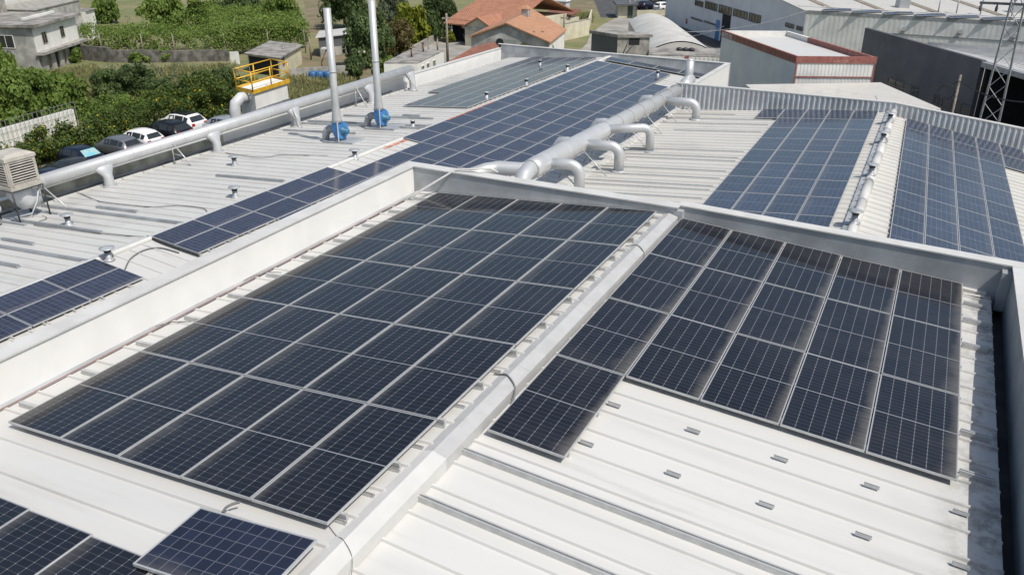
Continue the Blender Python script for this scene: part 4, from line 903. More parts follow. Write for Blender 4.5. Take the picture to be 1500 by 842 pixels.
for x, y in ((603, 84), (620, 76)):
    p = G(x, y, -8.6); m = MB(); m.tube([p, p+Z*.9], .09, 6); m.lathe(p+Z*.9, [(.18, 0), (.18, .06), (.02, .12)], 8); m.build("chimney_pipe", MT['rust'], h)
a, b, c, d = G(640, 100, -8.9), G(692, 70, -8.1), G(722, 61, -8.0), G(748, 82, -8.9)
h = thing("lean_to_shed", "low shed with plain brown sheet roof in front of the gable house", "shed", (b.x, b.y, GZ)); m = MB(); m.prism([xy(a), xy(d), xy(c), xy(b)], GZ, [-9.1, -9.1, -8.2, -8.3]); m.build("wall", MT['plaster_g'], h); m = MB(); m.prism([xy(a), xy(d), xy(c), xy(b)], [-9.05, -9.05, -8.15, -8.25], [-8.9, -8.9, -8.0, -8.1]); m.build("roof", MT['brownroof'], h)
# ---- orange roofed houses
def slab(mb, pts, th=.16): mb.hexa([p - Z*th for p in pts] + list(pts))
EL_, RF, ER, RBk, EB = G(690, 52, -8.3), G(742, 33, -6.6), G(804, 60, -8.3), G(779, 13, -6.6), G(827, 42, -8.3)
h = thing("gable_house", "house with pale orange tiled roof and grey gable wall facing the car park", "house", (RF.x, RF.y, GZ))
LB = EL_ + (RBk-RF)
i_ = lambda P, k=.35: P
m = MB(); m.prism([xy(EL_), xy(ER), xy(EB), xy(RBk+(RBk-RF)*.05), xy(LB)], GZ, -8.5); m.poly([EL_-Z*.2, ER-Z*.2, RF-Z*.2]); m.build("wall", MT['plaster_g'], h)
m = MB(); ov = (RF-RBk).normalized()*.4
slab(m, [RF+ov, ER+ov+(ER-RF)*.05, EB+(ER-RF)*.05, RBk]); slab(m, [EL_+ov+(EL_-RF)*.05, RF+ov-X*.002, RBk-X*.002, LB+(EL_-RF)*.05]); m.build("roof", MT['tile2'], h)
w = Wall(ER, EB); m = MB(); w.box(m, .1, w.L-.1, GZ, -8.52, .003, .05); m.build("white_side", MT['plaster'], h)
w = Wall(EL_, ER); m = MB(); cW = w.a + w.d*w.L*.38; m.lathe(cW + w.n*.02 + Z*-8.9, [(.5, 0), (.5, .05)], 14, w.n, False); m.build("round_vent", MT['glass'], h)
p = G(770, 20, -6.5); ch = MB(); ch.box(p, (RF-RBk).normalized(), (ER-RF).normalized().cross(Z).cross(Z)*-1, Z, -.5, .5, -.5, .5, -.9, .55); ch.build("chimney", MT['plaster_g'], h); ch = MB(); ch.lathe(p+Z*.552, [(.85, 0), (.8, .05), (.2, .4)], 4, Z, False); ch.build("chimney_cap", MT['tile2'], h)
e0, e1 = G(656, 28, -8.2), G(752, 36, -8.2); away = Vector((e0.x-CAM.x, e0.y-CAM.y, 0)).normalized(); ax_ = (e1-e0).normalized(); bk_ = Vector((-ax_.y, ax_.x, 0)); bk_ = bk_ if bk_.dot(away) > 0 else -bk_
h = thing("tiled_house", "large house with deep orange ribbed tile roof and cream porch gable", "house", (e0.x, e0.y, GZ)); Lh = (e1-e0).length
m = MB(); m.box(Vector((e0.x, e0.y, 0)), ax_, bk_, Z, .4, Lh-.3, .6, 15, GZ, -8.4); m.build("wall", MT['cream'], h)
m = MB(); slab(m, [e0, e1, e1+bk_*8.5+Z*2.7, e0+bk_*8.5+Z*2.7+ax_*.9]); slab(m, [e0+bk_*8.5+Z*2.7+ax_*.9+Z*.001, e1+bk_*8.5+Z*2.7, e1+bk_*17, e0+bk_*17]); m.build("roof", MT['tile1'], h)
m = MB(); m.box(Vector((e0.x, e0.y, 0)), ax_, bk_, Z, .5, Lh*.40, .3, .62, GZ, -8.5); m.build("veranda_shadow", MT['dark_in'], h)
m = MB(); slab(m, [e0-bk_*1.3-Z*.35+ax_*.2, e0-bk_*1.3-Z*.35+ax_*Lh*.43, e0+ax_*Lh*.43-Z*.05-bk_*.01, e0+ax_*.2-Z*.05-bk_*.01]); m.build("veranda_roof", MT['tile1'], h)
m = MB(); gp_, gq = e0+ax_*Lh*.44-bk_*2.6, e0+ax_*Lh*.86-bk_*2.6
m.prism([xy(gp_), xy(gq), xy(gq+bk_*3.5), xy(gp_+bk_*3.5)], GZ, -8.62); gt = (gp_+gq)/2; gt.z = -7.35; m.poly([Vector((gp_.x, gp_.y, -8.6)), Vector((gq.x, gq.y, -8.6)), gt]); m.build("porch", MT['cream'], h)
m = MB(); a0 = Vector((gp_.x, gp_.y, -8.6))-ax_*.35-bk_*.3; a1 = Vector((gq.x, gq.y, -8.6))+ax_*.35-bk_*.3; gt2 = gt-bk_*.3+Z*.1
slab(m, [a0, gt2-X*.002, gt2+bk_*6, a0+bk_*6], .12); slab(m, [gt2, a1, a1+bk_*6, gt2+bk_*6], .12); m.build("porch_roof", MT['tile1'], h)
w = Wall(gp_, gq); w.win(h, w.L*.62, w.L*.92, -10.2, -9.1, 1, 'wood'); m = MB(); w.box(m, -.2, w.L+.2, -8.85, -8.6, .003, .12); m.build("band", MT['plaster_g'], h)
a, b = G(788, 24, -9.2), G(826, 28, -9.2); h = thing("tiled_outbuilding", "low outbuilding with dull red tiles right of the gable house roof", "outbuilding", (a.x, a.y, GZ)); dd = (b-a).normalized(); nn = Vector((-dd.y, dd.x, 0)); m = MB(); m.box(Vector((a.x, a.y, 0)), dd, nn, Z, .2, (b-a).length-.2, .3, 4, GZ, -9.3); m.build("wall", MT['cream'], h); m = MB(); slab(m, [a, b, b+nn*4.2+Z*.9, a+nn*4.2+Z*.9]); m.build("roof", MT['brownroof'], h)
a, b, c = G(826, 60), G(862, 52), G(868, 30); m = MB(); w1, w2 = Wall(a, b), Wall(b, c); gw = thing("garden_wall", "cream garden wall enclosing the lawn beside the road", "wall", b); w1.box(m, 0, w1.L, GZ, GZ+2.2, -.1, .1); w2.box(m, 0, w2.L, GZ, GZ+1.6, -.3, -.101); m.build("masonry", MT['cream'], gw); m = MB(); w1.box(m, -.05, w1.L+.1, GZ+2.201, GZ+2.28, -.15, .15); m.build("coping", MT['concrete'], gw)
p = G(820, 22); sg = thing("signboard", "grey boxy roadside cabinet with a small orange panel at the field edge", "cabinet", p); m = MB(); m.aabb(p.x-1.6, p.x+1.4, p.y-.8, p.y+.8, GZ, GZ+2.2); m.hexa([Vector((p.x+a*1.6, p.y+b*.9, GZ+2.202)) for a, b in ((-1,-1),(1,-1),(1,1),(-1,1))] + [Vector((p.x+a*1.2, p.y+b*.6, GZ+2.6)) for a, b in ((-1,-1),(1,-1),(1,1),(-1,1))]); m.build("body", MT['grey_plastic'], sg); m = MB(); m.aabb(p.x+.1, p.x+1.1, p.y-.83, p.y-.803, GZ+.8, GZ+1.8); m.build("panel", MT['orange_p'], sg)
# ---- concrete box hut
z0 = -6.4; a, b, c = G(867, 49, z0), G(905, 55, z0), G(952, 55, z0); dd = a + (c-b)
h = thing("concrete_hut", "square weathered concrete hut with broken wall opening beside the far parapet", "hut", (b.x, b.y, GZ))
m = MB(); m.prism([xy(a), xy(b), xy(c), xy(dd)], GZ, z0-.02); m.build("wall", MT['concrete'], h); w = Wall(a, b); m = MB(); w.box(m, 0, w.L, GZ, z0-.03, .002, .03); m.build("dark_face", MT['dkclad'], h)  # hut's left face covered by a thin dark grey slab
m = MB(); cc = (a+c)/2; pts = [cc + (q-cc)*1.1 for q in (a, b, c, dd)]; m.prism([xy(q) for q in pts], z0-.01, z0+.28); m.build("roof_slab", MT['oldroof'], h)
w = Wall(b, c); m = MB(); s, z = w.at(929, 61); w.box(m, s-.55, s+.55, z-.35, z+.3, .003, .02); m.build("hole", MT['dark_in'], h)
for q, (x0, y0, x1, y1) in enumerate([(921, 60, 912, 80), (927, 66, 914, 82)]):
    s0, z0_ = w.at(x0, y0); s1, z1_ = w.at(x1, y1); m = MB(); m.tube([w.a+w.d*s0+w.n*.05+Z*z0_, w.a+w.d*s1+w.n*.05+Z*z1_], .04, 5); m.build("conduit", MT['dkgrey'], h)
# ---- arched roof shed and annex
zb = -8.6; a, b, c, d = G(948, 76, zb), G(1042, 74, zb), G(986, 33, zb), G(921, 31, zb)
h = thing("arched_shed", "long shed with pale barrel-vaulted corrugated roof", "shed", ((a.x+b.x)/2, (a.y+b.y)/2, GZ)); m = MB(); N = 14; n1 = 56; k0 = len(m.v)
for i in range(n1+1):
    f = i/n1; p, q = a.lerp(d, f), b.lerp(c, f); wob = .11*math.sin(f*pi*16)
    for j in range(N+1):
        t_ = j/N; m.v.append(p.lerp(q, t_) + Z*(1.05*math.sin(pi*t_)**.85 + wob*math.sin(pi*t_)))
for i in range(n1):
    for j in range(N): k = i*(N+1)+j; m.f.append((k, k+1, k+N+2, k+N+1)); m.sm.add(len(m.f)-1)
m.build("roof", MT['archroof'], h); m = MB(); m.prism([xy(a), xy(b), xy(c), xy(d)], GZ, zb+.0); m.poly([a.lerp(b, j/N)+Z*(1.05*math.sin(pi*j/N)**.85-.12) for j in range(N+1)]); m.poly([d.lerp(c, j/N)+Z*(1.05*math.sin(pi*j/N)**.85-.12) for j in range(N+1)]); m.build("wall", MT['archroof'], h)
zb = -7.6; a, b, c, d = G(950, 80, zb), G(1066, 84, zb), G(1062, 73, zb), G(952, 72, zb); h = thing("low_annex", "low annex with white ribbed front wall below the arched shed", "annex", (a.x, a.y, GZ)); m = MB(); m.prism([xy(a), xy(b), xy(c), xy(d)], GZ, zb-.1); m.build("wall", MT['plaster'], h); w = Wall(a, b); m = MB(); w.ribs(m, 0, w.L, GZ, zb-.12, .42, .06); m.build("ribbed_cladding", MT['plaster'], h)
m = MB(); slab(m, [a, b, c+Z*.15, d+Z*.15], .09); m.build("roof", MT['oldroof'], h); m = MB(); s, z = w.at(1006, 86); w.box(m, s-.2, s+.2, z-.3, z+.3, .07, .1); m.build("red_sign", MT['red'], h)
for x in (995, 1004, 1013): 
    p = G(x, 74+.4*(x-995)/9, zb+.1); m = MB(); m.lathe(p, [(.3, 0), (.32, .2), (.1, .3)], 8); m.build("roof_cowl", MT['dkgrey'], h)
# ---- white factory with windows
B1, B2 = G(980, 33), G(1055, 61); dv = (B2-B1).normalized(); cornr = None
best = min(((abs((G(1181, 15.5, z)-B1).cross(dv).z), z) for z in [-6+.05*i for i in range(80)])); ze = best[1]; Cn = G(1181, 15.5, ze)
K2 = G(1500, 33, ze); kd = (Vector((K2.x-Cn.x, K2.y-Cn.y, 0))).normalized(); K3 = Cn + kd*46
B0 = Vector((B1.x, B1.y, 0)) - dv*2.0; rise = .10; Lw = (Vector((Cn.x, Cn.y, 0))-Vector((B0.x, B0.y, 0))).length
h = thing("white_factory", "large white factory with a shaded windowed side and bright ribbed front, top right", "building", (Cn.x, Cn.y, GZ))
m = MB(); cxy, bxy, kxy = Vector((Cn.x, Cn.y, 0)), Vector((B0.x, B0.y, 0)), Vector((K3.x, K3.y, 0)); zr_ = ze + Lw*rise
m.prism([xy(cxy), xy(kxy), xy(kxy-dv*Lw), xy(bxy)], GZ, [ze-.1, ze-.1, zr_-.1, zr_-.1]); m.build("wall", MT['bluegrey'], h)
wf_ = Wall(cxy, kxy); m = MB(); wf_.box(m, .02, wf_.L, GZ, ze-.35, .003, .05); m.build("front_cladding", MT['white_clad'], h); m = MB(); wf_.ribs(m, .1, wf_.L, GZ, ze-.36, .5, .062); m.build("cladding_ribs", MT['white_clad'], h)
m = MB(); wf_.box(m, -.1, wf_.L, ze-.35, ze+.02, .0501, .075); m.build("eave_gutter", MT['steel'], h)
m = MB(); s, z = wf_.at(1400, 55); wf_.box(m, 9, wf_.L, z-.06, z+.03, .065, .11); m.build("cable_tray", MT['steel'], h)
for x, y in ((1325, 43), (1407, 47), (1486, 53)):
    s, z = wf_.at(x, y); m = MB(); wf_.box(m, s-.16, s+.16, z-.25, z+.1, .1, .5); m.lathe(wf_.a+wf_.d*s+wf_.n*.5+Z*(z+.05), [(.1, 0), (.22, .2)], 8, wf_.n+Z*.3); m.build("floodlight", MT['steel'], h)
m = MB(); slab(m, [cxy+Z*ze+kd*-.2, kxy+Z*ze, kxy-dv*Lw+Z*zr_, bxy+Z*zr_-kd*.2], .09); m.build("roof", MT['greyroof'], h)
rn = (Vector((0,0,1)) + dv*rise).normalized()
def onroof(s, tt, w=.0): return cxy + kd*s - dv*tt + Z*(ze + tt*rise + w)
for s in (3.0, 8.5, 14, 20):
    m = MB(); slab(m, [onroof(s, 1.8, .05), onroof(s+.8, 1.8, .05), onroof(s+.8, 26, .05), onroof(s, 26, .05)], .04); m.build("roof_strip", MT['wood'], h)
m = MB(); slab(m, [onroof(.2, 2.0, .07), onroof(44, 2.0, .07), onroof(44, 2.25, .07), onroof(.2, 2.25, .07)], .06); m.build("snow_rail", MT['cap'], h)
for s, tt in ((11.5, 4.0), (22.5, 4.5), (26, 3.4)):
    m = MB(); p = onroof(s, tt); m.box(p, kd, -dv, Z, 0, 1.0, 0, .8, 0, 1.0); m.build("roof_unit", MT['grey_plastic'], h)
for s in (14.5, 16.2, 18.4, 21.2):
    m = MB(); p = onroof(s, 2.6); m.tube([p, p+Z*1.5], .07, 6); m.lathe(p+Z*1.5, [(.16, 0), (.16, .12), (.02, .2)], 8); m.build("flue", MT['galv'], h)
wS = Wall(bxy, cxy)
def pxwin(x0, y0, x1, y1, **k):              # window from photo survey points on this wall
    s0, za = wS.at(x0, y0); s1, zb_ = wS.at(x1, y1); return s0, s1, za, zb_
for (x0, x1, yt, yb) in [(1018.7, 1030, 0, 11.5), (1033.7, 1050.5, 1.5, 17.5), (1053.7, 1071.7, 6.5, 24), (1075, 1095, 12.5, 29.5), (1098, 1114, 18.5, 36)]:
    s0, zt = wS.at(x0, yt); s1, zb_ = wS.at(x1, yb); zt2 = zt if zt < ze+2.5 else ze+2; wS.win(h, s0, s1, (zb_+wS.at(x0, yb-(x1-x0)*.27)[1])/2, (zt+wS.at(x1, yt+(x1-x0)*.27)[1])/2, 3, 'dkclad', 'glass', .10)
for (x0, x1, y0, y1) in [(980.5, 994.5, 15, 21.5), (1012.5, 1029, 24.5, 33), (1031.5, 1049, 30, 38.5), (1151, 1163, 33, 43), (1167.5, 1175.5, 37.5, 46.5)]:
    s0, za = wS.at(x0, y0); s1, zb_ = wS.at(x1, y1); wS.win(h, s0, s1, zb_ , za, 2, 'dkclad', 'glass', .08) if za > zb_+.2 else None
s0, z0_ = wS.at(1051, 45); m = MB(); wS.box(m, s0-.6, s0+.6, GZ, GZ+2.6, .003, .05); m.build("door", MT['blue'], h); s0, z0_ = wS.at(1063, 42); m = MB(); wS.box(m, s0-1.3, s0+1.3, GZ, GZ+3.6, .003, .05); m.build("gate", MT['dark_in'], h)
s0, z0_ = wS.at(1006, 32); m = MB(); wS.box(m, s0-.25, s0+.25, z0_-.3, z0_+.4, .003, .08); m.build("red_sign", MT['red'], h)
PF = panel_proto("solar_panel", 1.0, 2.95, MT['pv_b'], .04)
for i in range(13):
    ey_ = kd; ex_ = (-dv*1.0 + Z*rise).normalized(); ez_ = ex_.cross(ey_)
    if ez_.z < 0: ey_ = -kd; ez_ = ex_.cross(ey_)
    Mx = Matrix((ex_, ey_, ez_)).transposed().to_4x4(); Mx.translation = onroof(2.2+i*3.05 + (0 if ey_.dot(kd) > 0 else 2.95), .5, .12)
    put_panel(PF, Mx @ Matrix.Translation((.25, 0, 0)), f"long flat panel along the white factory's front eave, {ORD[i+1]} from its left corner", "panels along the white factory's eave")
# ---- workshop with red trim
zt = -4.6; a, b, c = G(1058, 45, zt), G(1167, 83, zt), G(1284, 84, zt); d = a + (c-b)
h = thing("workshop", "white workshop with dull red parapet band and lettering on its shaded side", "building", (b.x, b.y, GZ))
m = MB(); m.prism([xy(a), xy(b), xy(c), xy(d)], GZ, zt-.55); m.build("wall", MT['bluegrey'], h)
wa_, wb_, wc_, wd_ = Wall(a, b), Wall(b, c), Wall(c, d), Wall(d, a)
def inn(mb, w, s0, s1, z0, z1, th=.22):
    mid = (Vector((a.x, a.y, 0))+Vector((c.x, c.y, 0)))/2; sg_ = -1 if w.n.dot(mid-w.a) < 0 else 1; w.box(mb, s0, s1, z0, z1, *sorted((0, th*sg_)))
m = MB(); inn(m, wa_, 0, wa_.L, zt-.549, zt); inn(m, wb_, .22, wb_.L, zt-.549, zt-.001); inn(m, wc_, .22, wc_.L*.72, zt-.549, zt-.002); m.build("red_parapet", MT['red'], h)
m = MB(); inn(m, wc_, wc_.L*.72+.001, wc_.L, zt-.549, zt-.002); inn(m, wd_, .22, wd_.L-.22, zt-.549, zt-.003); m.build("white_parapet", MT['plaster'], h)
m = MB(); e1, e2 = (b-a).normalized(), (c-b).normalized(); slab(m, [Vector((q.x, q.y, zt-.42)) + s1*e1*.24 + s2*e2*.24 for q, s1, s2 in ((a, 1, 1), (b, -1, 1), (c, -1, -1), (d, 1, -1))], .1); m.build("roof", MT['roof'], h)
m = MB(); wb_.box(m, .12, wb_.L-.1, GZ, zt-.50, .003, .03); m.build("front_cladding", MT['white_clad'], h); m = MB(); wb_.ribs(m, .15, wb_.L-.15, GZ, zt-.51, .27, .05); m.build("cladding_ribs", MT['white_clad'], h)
m = MB(); s, z = wb_.at(1220, 113); wb_.box(m, 0, wb_.L, z-.05, z+.05, .071, .1); wb_.box(m, .0, .11, GZ, zt-.48, .003, .08); wb_.box(m, wb_.L-.1, wb_.L, GZ, zt-.48, .003, .08); wb_.box(m, -.03, wb_.L+.03, zt-.48, zt+.03, .003, .1); m.build("red_trim", MT['red'], h)
m = MB(); wa_.box(m, -.02, wa_.L+.02, zt-.50, zt+.03, .003, .06); m.build("red_trim", MT['red'], h)
def lettering(w, txt, s, z, size, mat, parent, off, name="lettering"):
    cv = bpy.data.curves.new(name, 'FONT'); cv.body = txt; cv.size = size; cv.extrude = .01; cv.offset = size*.02; o = bpy.data.objects.new(name, cv); COL.objects.link(o); cv.materials.append(mat)
    dd = w.d if w.d.cross(Z).dot(w.n) > 0 else -w.d
    Mx = Matrix((dd, Z, w.n)).transposed().to_4x4(); Mx.translation = w.a + w.d*s + w.n*off + Z*z
    me = bpy.data.meshes.new_from_object(o); bpy.data.objects.remove(o); me.materials.clear(); me.materials.append(mat)
    o = bpy.data.objects.new(name, me); COL.objects.link(o); o.parent = parent; o.matrix_world = Mx; return o
sgn = 1 if wa_.d.cross(Z).dot(wa_.n) > 0 else -1
lettering(wa_, "AUTO F.R.", .12 if sgn > 0 else wa_.L*.2, zt-.44, .52, MT['plaster'], h, .075)
lettering(wb_, "A. ROLIM", wb_.L*.46, zt-.44, .28, plain("faded_lettering", (.52,.27,.23), .6), h, .101)
# ---- low grey roofed building
a, b, c, d = G(1092, 124, -6.4), G(1290, 121, -6.4), G(1378, 159, -7.0), G(1130, 152, -7.0)
h = thing("low_warehouse", "low building with flat grey fibre roof in front of the red-trimmed workshop", "building", (c.x, c.y, GZ)); m = MB(); m.prism([xy(d), xy(c), xy(b), xy(a)], GZ, [-7.25, -7.25, -6.65, -6.65]); m.build("wall", MT['bluegrey'], h); m = MB(); slab(m, [d, c, b, a], .08); m.build("roof", MT['greyroof'], h); w = Wall(d, c); m = MB(); w.box(m, 0, w.L, -7.6, -7.04, .003, .05); w.ribs(m, 0, w.L, -7.6, -7.05, .3, .09); m.build("fascia", MT['white_clad'], h)
# ---- dark hall on the right
zt = -4.2; h0, h1 = G(1267, 43, zt), G(1438, 91, zt); dh = (h1-h0).normalized(); h2 = h1 + dh*16; nh = Vector((-dh.y, dh.x, 0)); nh = nh if nh.x > 0 else -nh
h = thing("dark_hall", "dark grey clad hall with a black open bay and pale ribbed roof, right edge", "building", (h1.x, h1.y, GZ)); p0_ = Vector((h0.x, h0.y, 0)); Lh = (Vector((h1.x, h1.y, 0))-p0_).length
m = MB(); m.box(p0_, dh, nh, Z, 0, Lh, 0, .35, GZ, zt+.12); m.box(p0_, dh, nh, Z, 0, .3, .351, 3, GZ, zt-.4); m.build("wall", MT['dkclad'], h)
m = MB(); m.box(p0_, dh, nh, Z, Lh, Lh+.3, .4, 6.5, GZ, zt-.3); m.box(p0_, dh, nh, Z, Lh+.3, Lh+40, 6.5, 6.8, GZ, zt-.3); m.build("bay_wall", MT['dark_in'], h)
bk0, bk1 = G(1345, 65.5, zt), G(1500, 77, zt); db = (bk1-bk0).normalized()
def hp(s, t_):  # s along the eave, t_ 0..1 towards the back edge
    e = p0_ + dh*s + nh*.36; k = (Vector((bk0.x, bk0.y, 0))-e); q = db.x*nh.y - db.y*nh.x
    den = nh.x*db.y - nh.y*db.x; tt = (k.x*db.y - k.y*db.x)/den; return e + nh*(max(tt, .02)*t_) + Z*(zt - .06 + .25*t_)
s_0 = next(s for s in frange(0, 60, .2) if ((Vector((bk0.x, bk0.y, 0))-(p0_+dh*s)).x*db.y - (Vector((bk0.x, bk0.y, 0))-(p0_+dh*s)).y*db.x)/(nh.x*db.y - nh.y*db.x) > .4)
m = MB(); slab(m, [hp(s_0, 0), hp(Lh+40, 0), hp(Lh+40, 1), hp(s_0, 1)], .12)
for i in range(26):
    t0, t1 = (i+.5)/26, (i+.72)/26; k0, k1, k2, k3 = hp(s_0, t0), hp(Lh+40, t0), hp(Lh+40, t1), hp(s_0, t1)
    m.hexa([p + Z*.0 for p in (k0, k1, k2, k3)] + [p + Z*.10 for p in (k0, k1, k2, k3)])
m.build("roof", MT['cap'], h)
m = MB(); m.box(p0_, dh, nh, Z, Lh+.01, Lh+40, .0, .34, zt-.35, zt+.0); m.build("eave_beam", MT['steel'], h)
wh = Wall(h0, h1)
for (x0, x1, y0, y1) in [(1301, 1335, 118, 133), (1338, 1345, 131, 137), (1368.5, 1376, 142, 148), (1380.5, 1422, 147, 164)]:
    s0, za = wh.at(x0, y0); s1, zb_ = wh.at(x1, y1); zc = (za+zb_)/2; wh.win(h, s0, s1, max(GZ, zc-.45), max(GZ+.8, zc+.35), 2, 'dkclad', 'glass', .06)
fc = thing("wire_fence", "grey mesh fence panels in the dark bay behind the corrugated parapet", "fence", p0_+dh*(Lh+1)-nh*2+Z*GZ); o = p0_+dh*(Lh+.5)-nh*2
for i in range(5):
    m = MB(); m.box(o, dh, nh, Z, i*3, i*3+.07, 0, .07, GZ, GZ+2); m.box(o, dh, nh, Z, i*3+.07, i*3+3, .02, .05, GZ+1.9, GZ+1.96); m.box(o, dh, nh, Z, i*3+.07, i*3+3, .02, .05, GZ+.3, GZ+.36); m.build("fence_panel", MT['steel'], fc)
# ---- lattice tower and pole, wires
T0 = along(1463, 120, 51); T0.z = GZ; tw = thing("lattice_tower", "slim grey steel lattice power tower with dark cross arms in front of the dark hall", "tower", T0)
m = MB(); ht = 17.5; lv = [i*1.15 for i in range(16)]; wd = lambda z: .66 - .026*z
def leg(sx, sy, z): return T0 + Vector((sx*wd(z), sy*wd(z), z))
for sx in (-1, 1):
    for sy in (-1, 1): m.tube([leg(sx, sy, 0), leg(sx, sy, ht)], .042, 4, smooth=False)
m.build("legs", MT['steel'], tw); m = MB()
for i in range(len(lv)-1):
    z0_, z1_ = lv[i], lv[i+1]
    for (p, q) in (((-1,-1),(1,-1)), ((1,-1),(1,1)), ((1,1),(-1,1)), ((-1,1),(-1,-1))):
        if i % 2: p, q = q, p
        m.tube([leg(*p, z0_), leg(*q, z1_)], .022, 4, smooth=False)
m.build("bracing", MT['steel'], tw)
for z, L_a in ((11.6, 2.0), (13.2, 1.9), (15.2, 1.4)):
    m = MB(); m.box(T0+Z*z, X, Y, Z, -L_a, L_a, -.06, .06, 0, .14)
    for e in (-1, -.55, .55, 1): m.lathe(T0+Z*(z-.4)+X*e*L_a*.95, [(.07, 0), (.09, .15), (.07, .3), (.03, .4)], 6)
    m.build("cross_arm", MT['dkclad'], tw)
PL_ = along(1407.5, 110, 47); pz = PL_.z; PL_.z = GZ; up_ = thing("utility_pole", "thin pale wooden pole carrying cable loops against the dark hall", "pole", PL_); m = MB(); m.tube([PL_, PL_+Z*(pz-GZ)], [.085, .06], 8); m.build("shaft", MT['wood'], up_)
m = MB(); c0 = PL_+Z*(pz-GZ-1.0)-X*.55
m.tube([c0+Vector((.42*cos(i/12*2*pi), 0, .42*sin(i/12*2*pi))) for i in range(13)], .025, 5, False); m.build("cable_coil", MT['black'], up_)
def wire(p, q, sag, label, r_=.018, mat='black'):
    m = MB(); m.tube([p.lerp(q, i/16) - Z*sag*4*(i/16)*(1-i/16) for i in range(17)], r_, 4); tag(m.build("overhead_wire", MT[mat], None, p), label, "wire")
pt = PL_+Z*(pz-GZ-.35)
wire(pt, along(1300, 122, 60), .5, "dark overhead wire from the wooden pole left towards the workshop", .03); wire(pt, along(1510, 150, 40), .3, "dark overhead wire from the wooden pole right into the dark bay", .03)
wire(along(1000, 47, 95), along(1185, 15, 88), .6, "upper pale overhead wire crossing the white factory's shaded side", .02, 'cap'); wire(along(1005, 54, 92), along(1060, 39, 84), .2, "lower pale overhead wire ending at the lettered workshop corner", .02, 'cap')
for x0, y0, yt, lab in [(656, 93, 20, "tall dark wooden utility pole beside the lane and brown-roofed shed"), (825.5, 72, 20, "wooden utility pole at the right corner of the orange gable house"), (921, 26, -12, "grey concrete pole beside the gatehouse at the photo's top")]:
    p = G(x0, y0); zz = zat(p, yt); po = thing("utility_pole", lab, "pole", p); m = MB(); m.tube([p, Vector((p.x, p.y, zz))], [.17, .12], 8); m.build("shaft", MT['wood' if x0 < 900 else 'concrete'], po)
    m = MB(); m.box(Vector((p.x, p.y, zz)), cr, cf.cross(cr).normalized(), Z, -.5, .5, -.05, .05, -.6, -.48); m.build("cross_bar", MT['wood'], po)
# gatehouse
a, b = G(905, 27), G(930, 27); zz = zat(a, 8); h = thing("gatehouse", "tiny cream gatehouse with flat dark roof by the far car park", "hut", a); w = Wall(a, b); m = MB(); w.box(m, 0, w.L, GZ, zz, -4, 0); m.build("wall", MT['cream'], h); m = MB(); w.box(m, -.4, w.L+.4, zz+.002, zz+.25, -4.4, .8); m.build("roof", MT['dkclad'], h); m = MB(); w.box(m, w.L*.55, w.L*.85, GZ, GZ+2.1, .003, .04); m.build("door", plain("green_door", (.05,.09,.06), .5), h)
a, b = G(933, 24), G(985, 23); w = Wall(a, b); gw = thing("low_wall", "low cream wall in front of the far parked cars", "wall", a); m = MB(); w.box(m, 0, w.L, GZ, GZ+.9, -.2, 0); m.build("masonry", MT['cream'], gw)
# ---- filter unit with yellow railing
zt = -5.0; a, b, c = G(350, 129, zt), G(372, 134, zt), G(420, 119, zt); d = a+(c-b); fu = thing("filter_unit", "white dust filter box with yellow railing on top, beyond the slim duct", "filter unit", (b.x, b.y, GZ))
m = MB(); m.prism([xy(a), xy(b), xy(c), xy(d)], GZ, zt); m.build("casing", MT['plaster'], fu); w = Wall(b, c); m = MB()
for s in frange(.25, w.L, .55): w.box(m, s, s+.05, GZ, zt-1.15, .003, .06)
w.box(m, 0, w.L, zt-1.2, zt-1.14, .061, .09); m.build("stiffener", MT['galv'], fu)
cc = (a+c)/2; q4 = [cc+(q-cc)*1.1 for q in (a, b, c, d)]
for q in q4: q.z = zt
m = MB()
for i in range(4):
    p, q = q4[i], q4[(i+1) % 4]; dd = (q-p).normalized(); nn = dd.cross(Z); m.box(p, dd, nn, Z, 0, (q-p).length, -.04, .04, -.14, .12)
m.build("platform_edge", MT['yellow'], fu)
for i in range(4):
    p, q = q4[i], q4[(i+1) % 4]; m = MB(); m.tube([p, p+Z*1.25], .045, 6)
    if (q-p).length > 2.5: mm_ = p.lerp(q, .5); m.tube([mm_, mm_+Z*1.25], .045, 6)
    for z in (.6, 1.25): m.tube([p+Z*z, q+Z*z], .04, 6)
    m.build("railing", MT['yellow'], fu)
p = a*.5+b*.5; p.z = zt-.5; nn = Wall(a, b).n; m = MB(); m.tube([p, p+nn*.5+Z*.05, p+nn*.95-Z*.25, p+nn*1.05-Z*.7, Vector((p.x, p.y, GZ))+nn*1.05], .36, 14); m.build("downpipe", MT['grey_plastic'], fu)
p = c+(c-b).normalized()*1.2; p.z = -7.4; m = MB(); 
for z in (0, .55): m.tube([p-(c-b).normalized()*.8+Z*z, p+(c-b).normalized()*.9+Z*z], .04, 6)
for e in (-.8, .9): m.tube([p+(c-b).normalized()*e-Z*3.5, p+(c-b).normalized()*e+Z*.55], .04, 6)
m.build("lower_railing", MT['yellow'], fu)
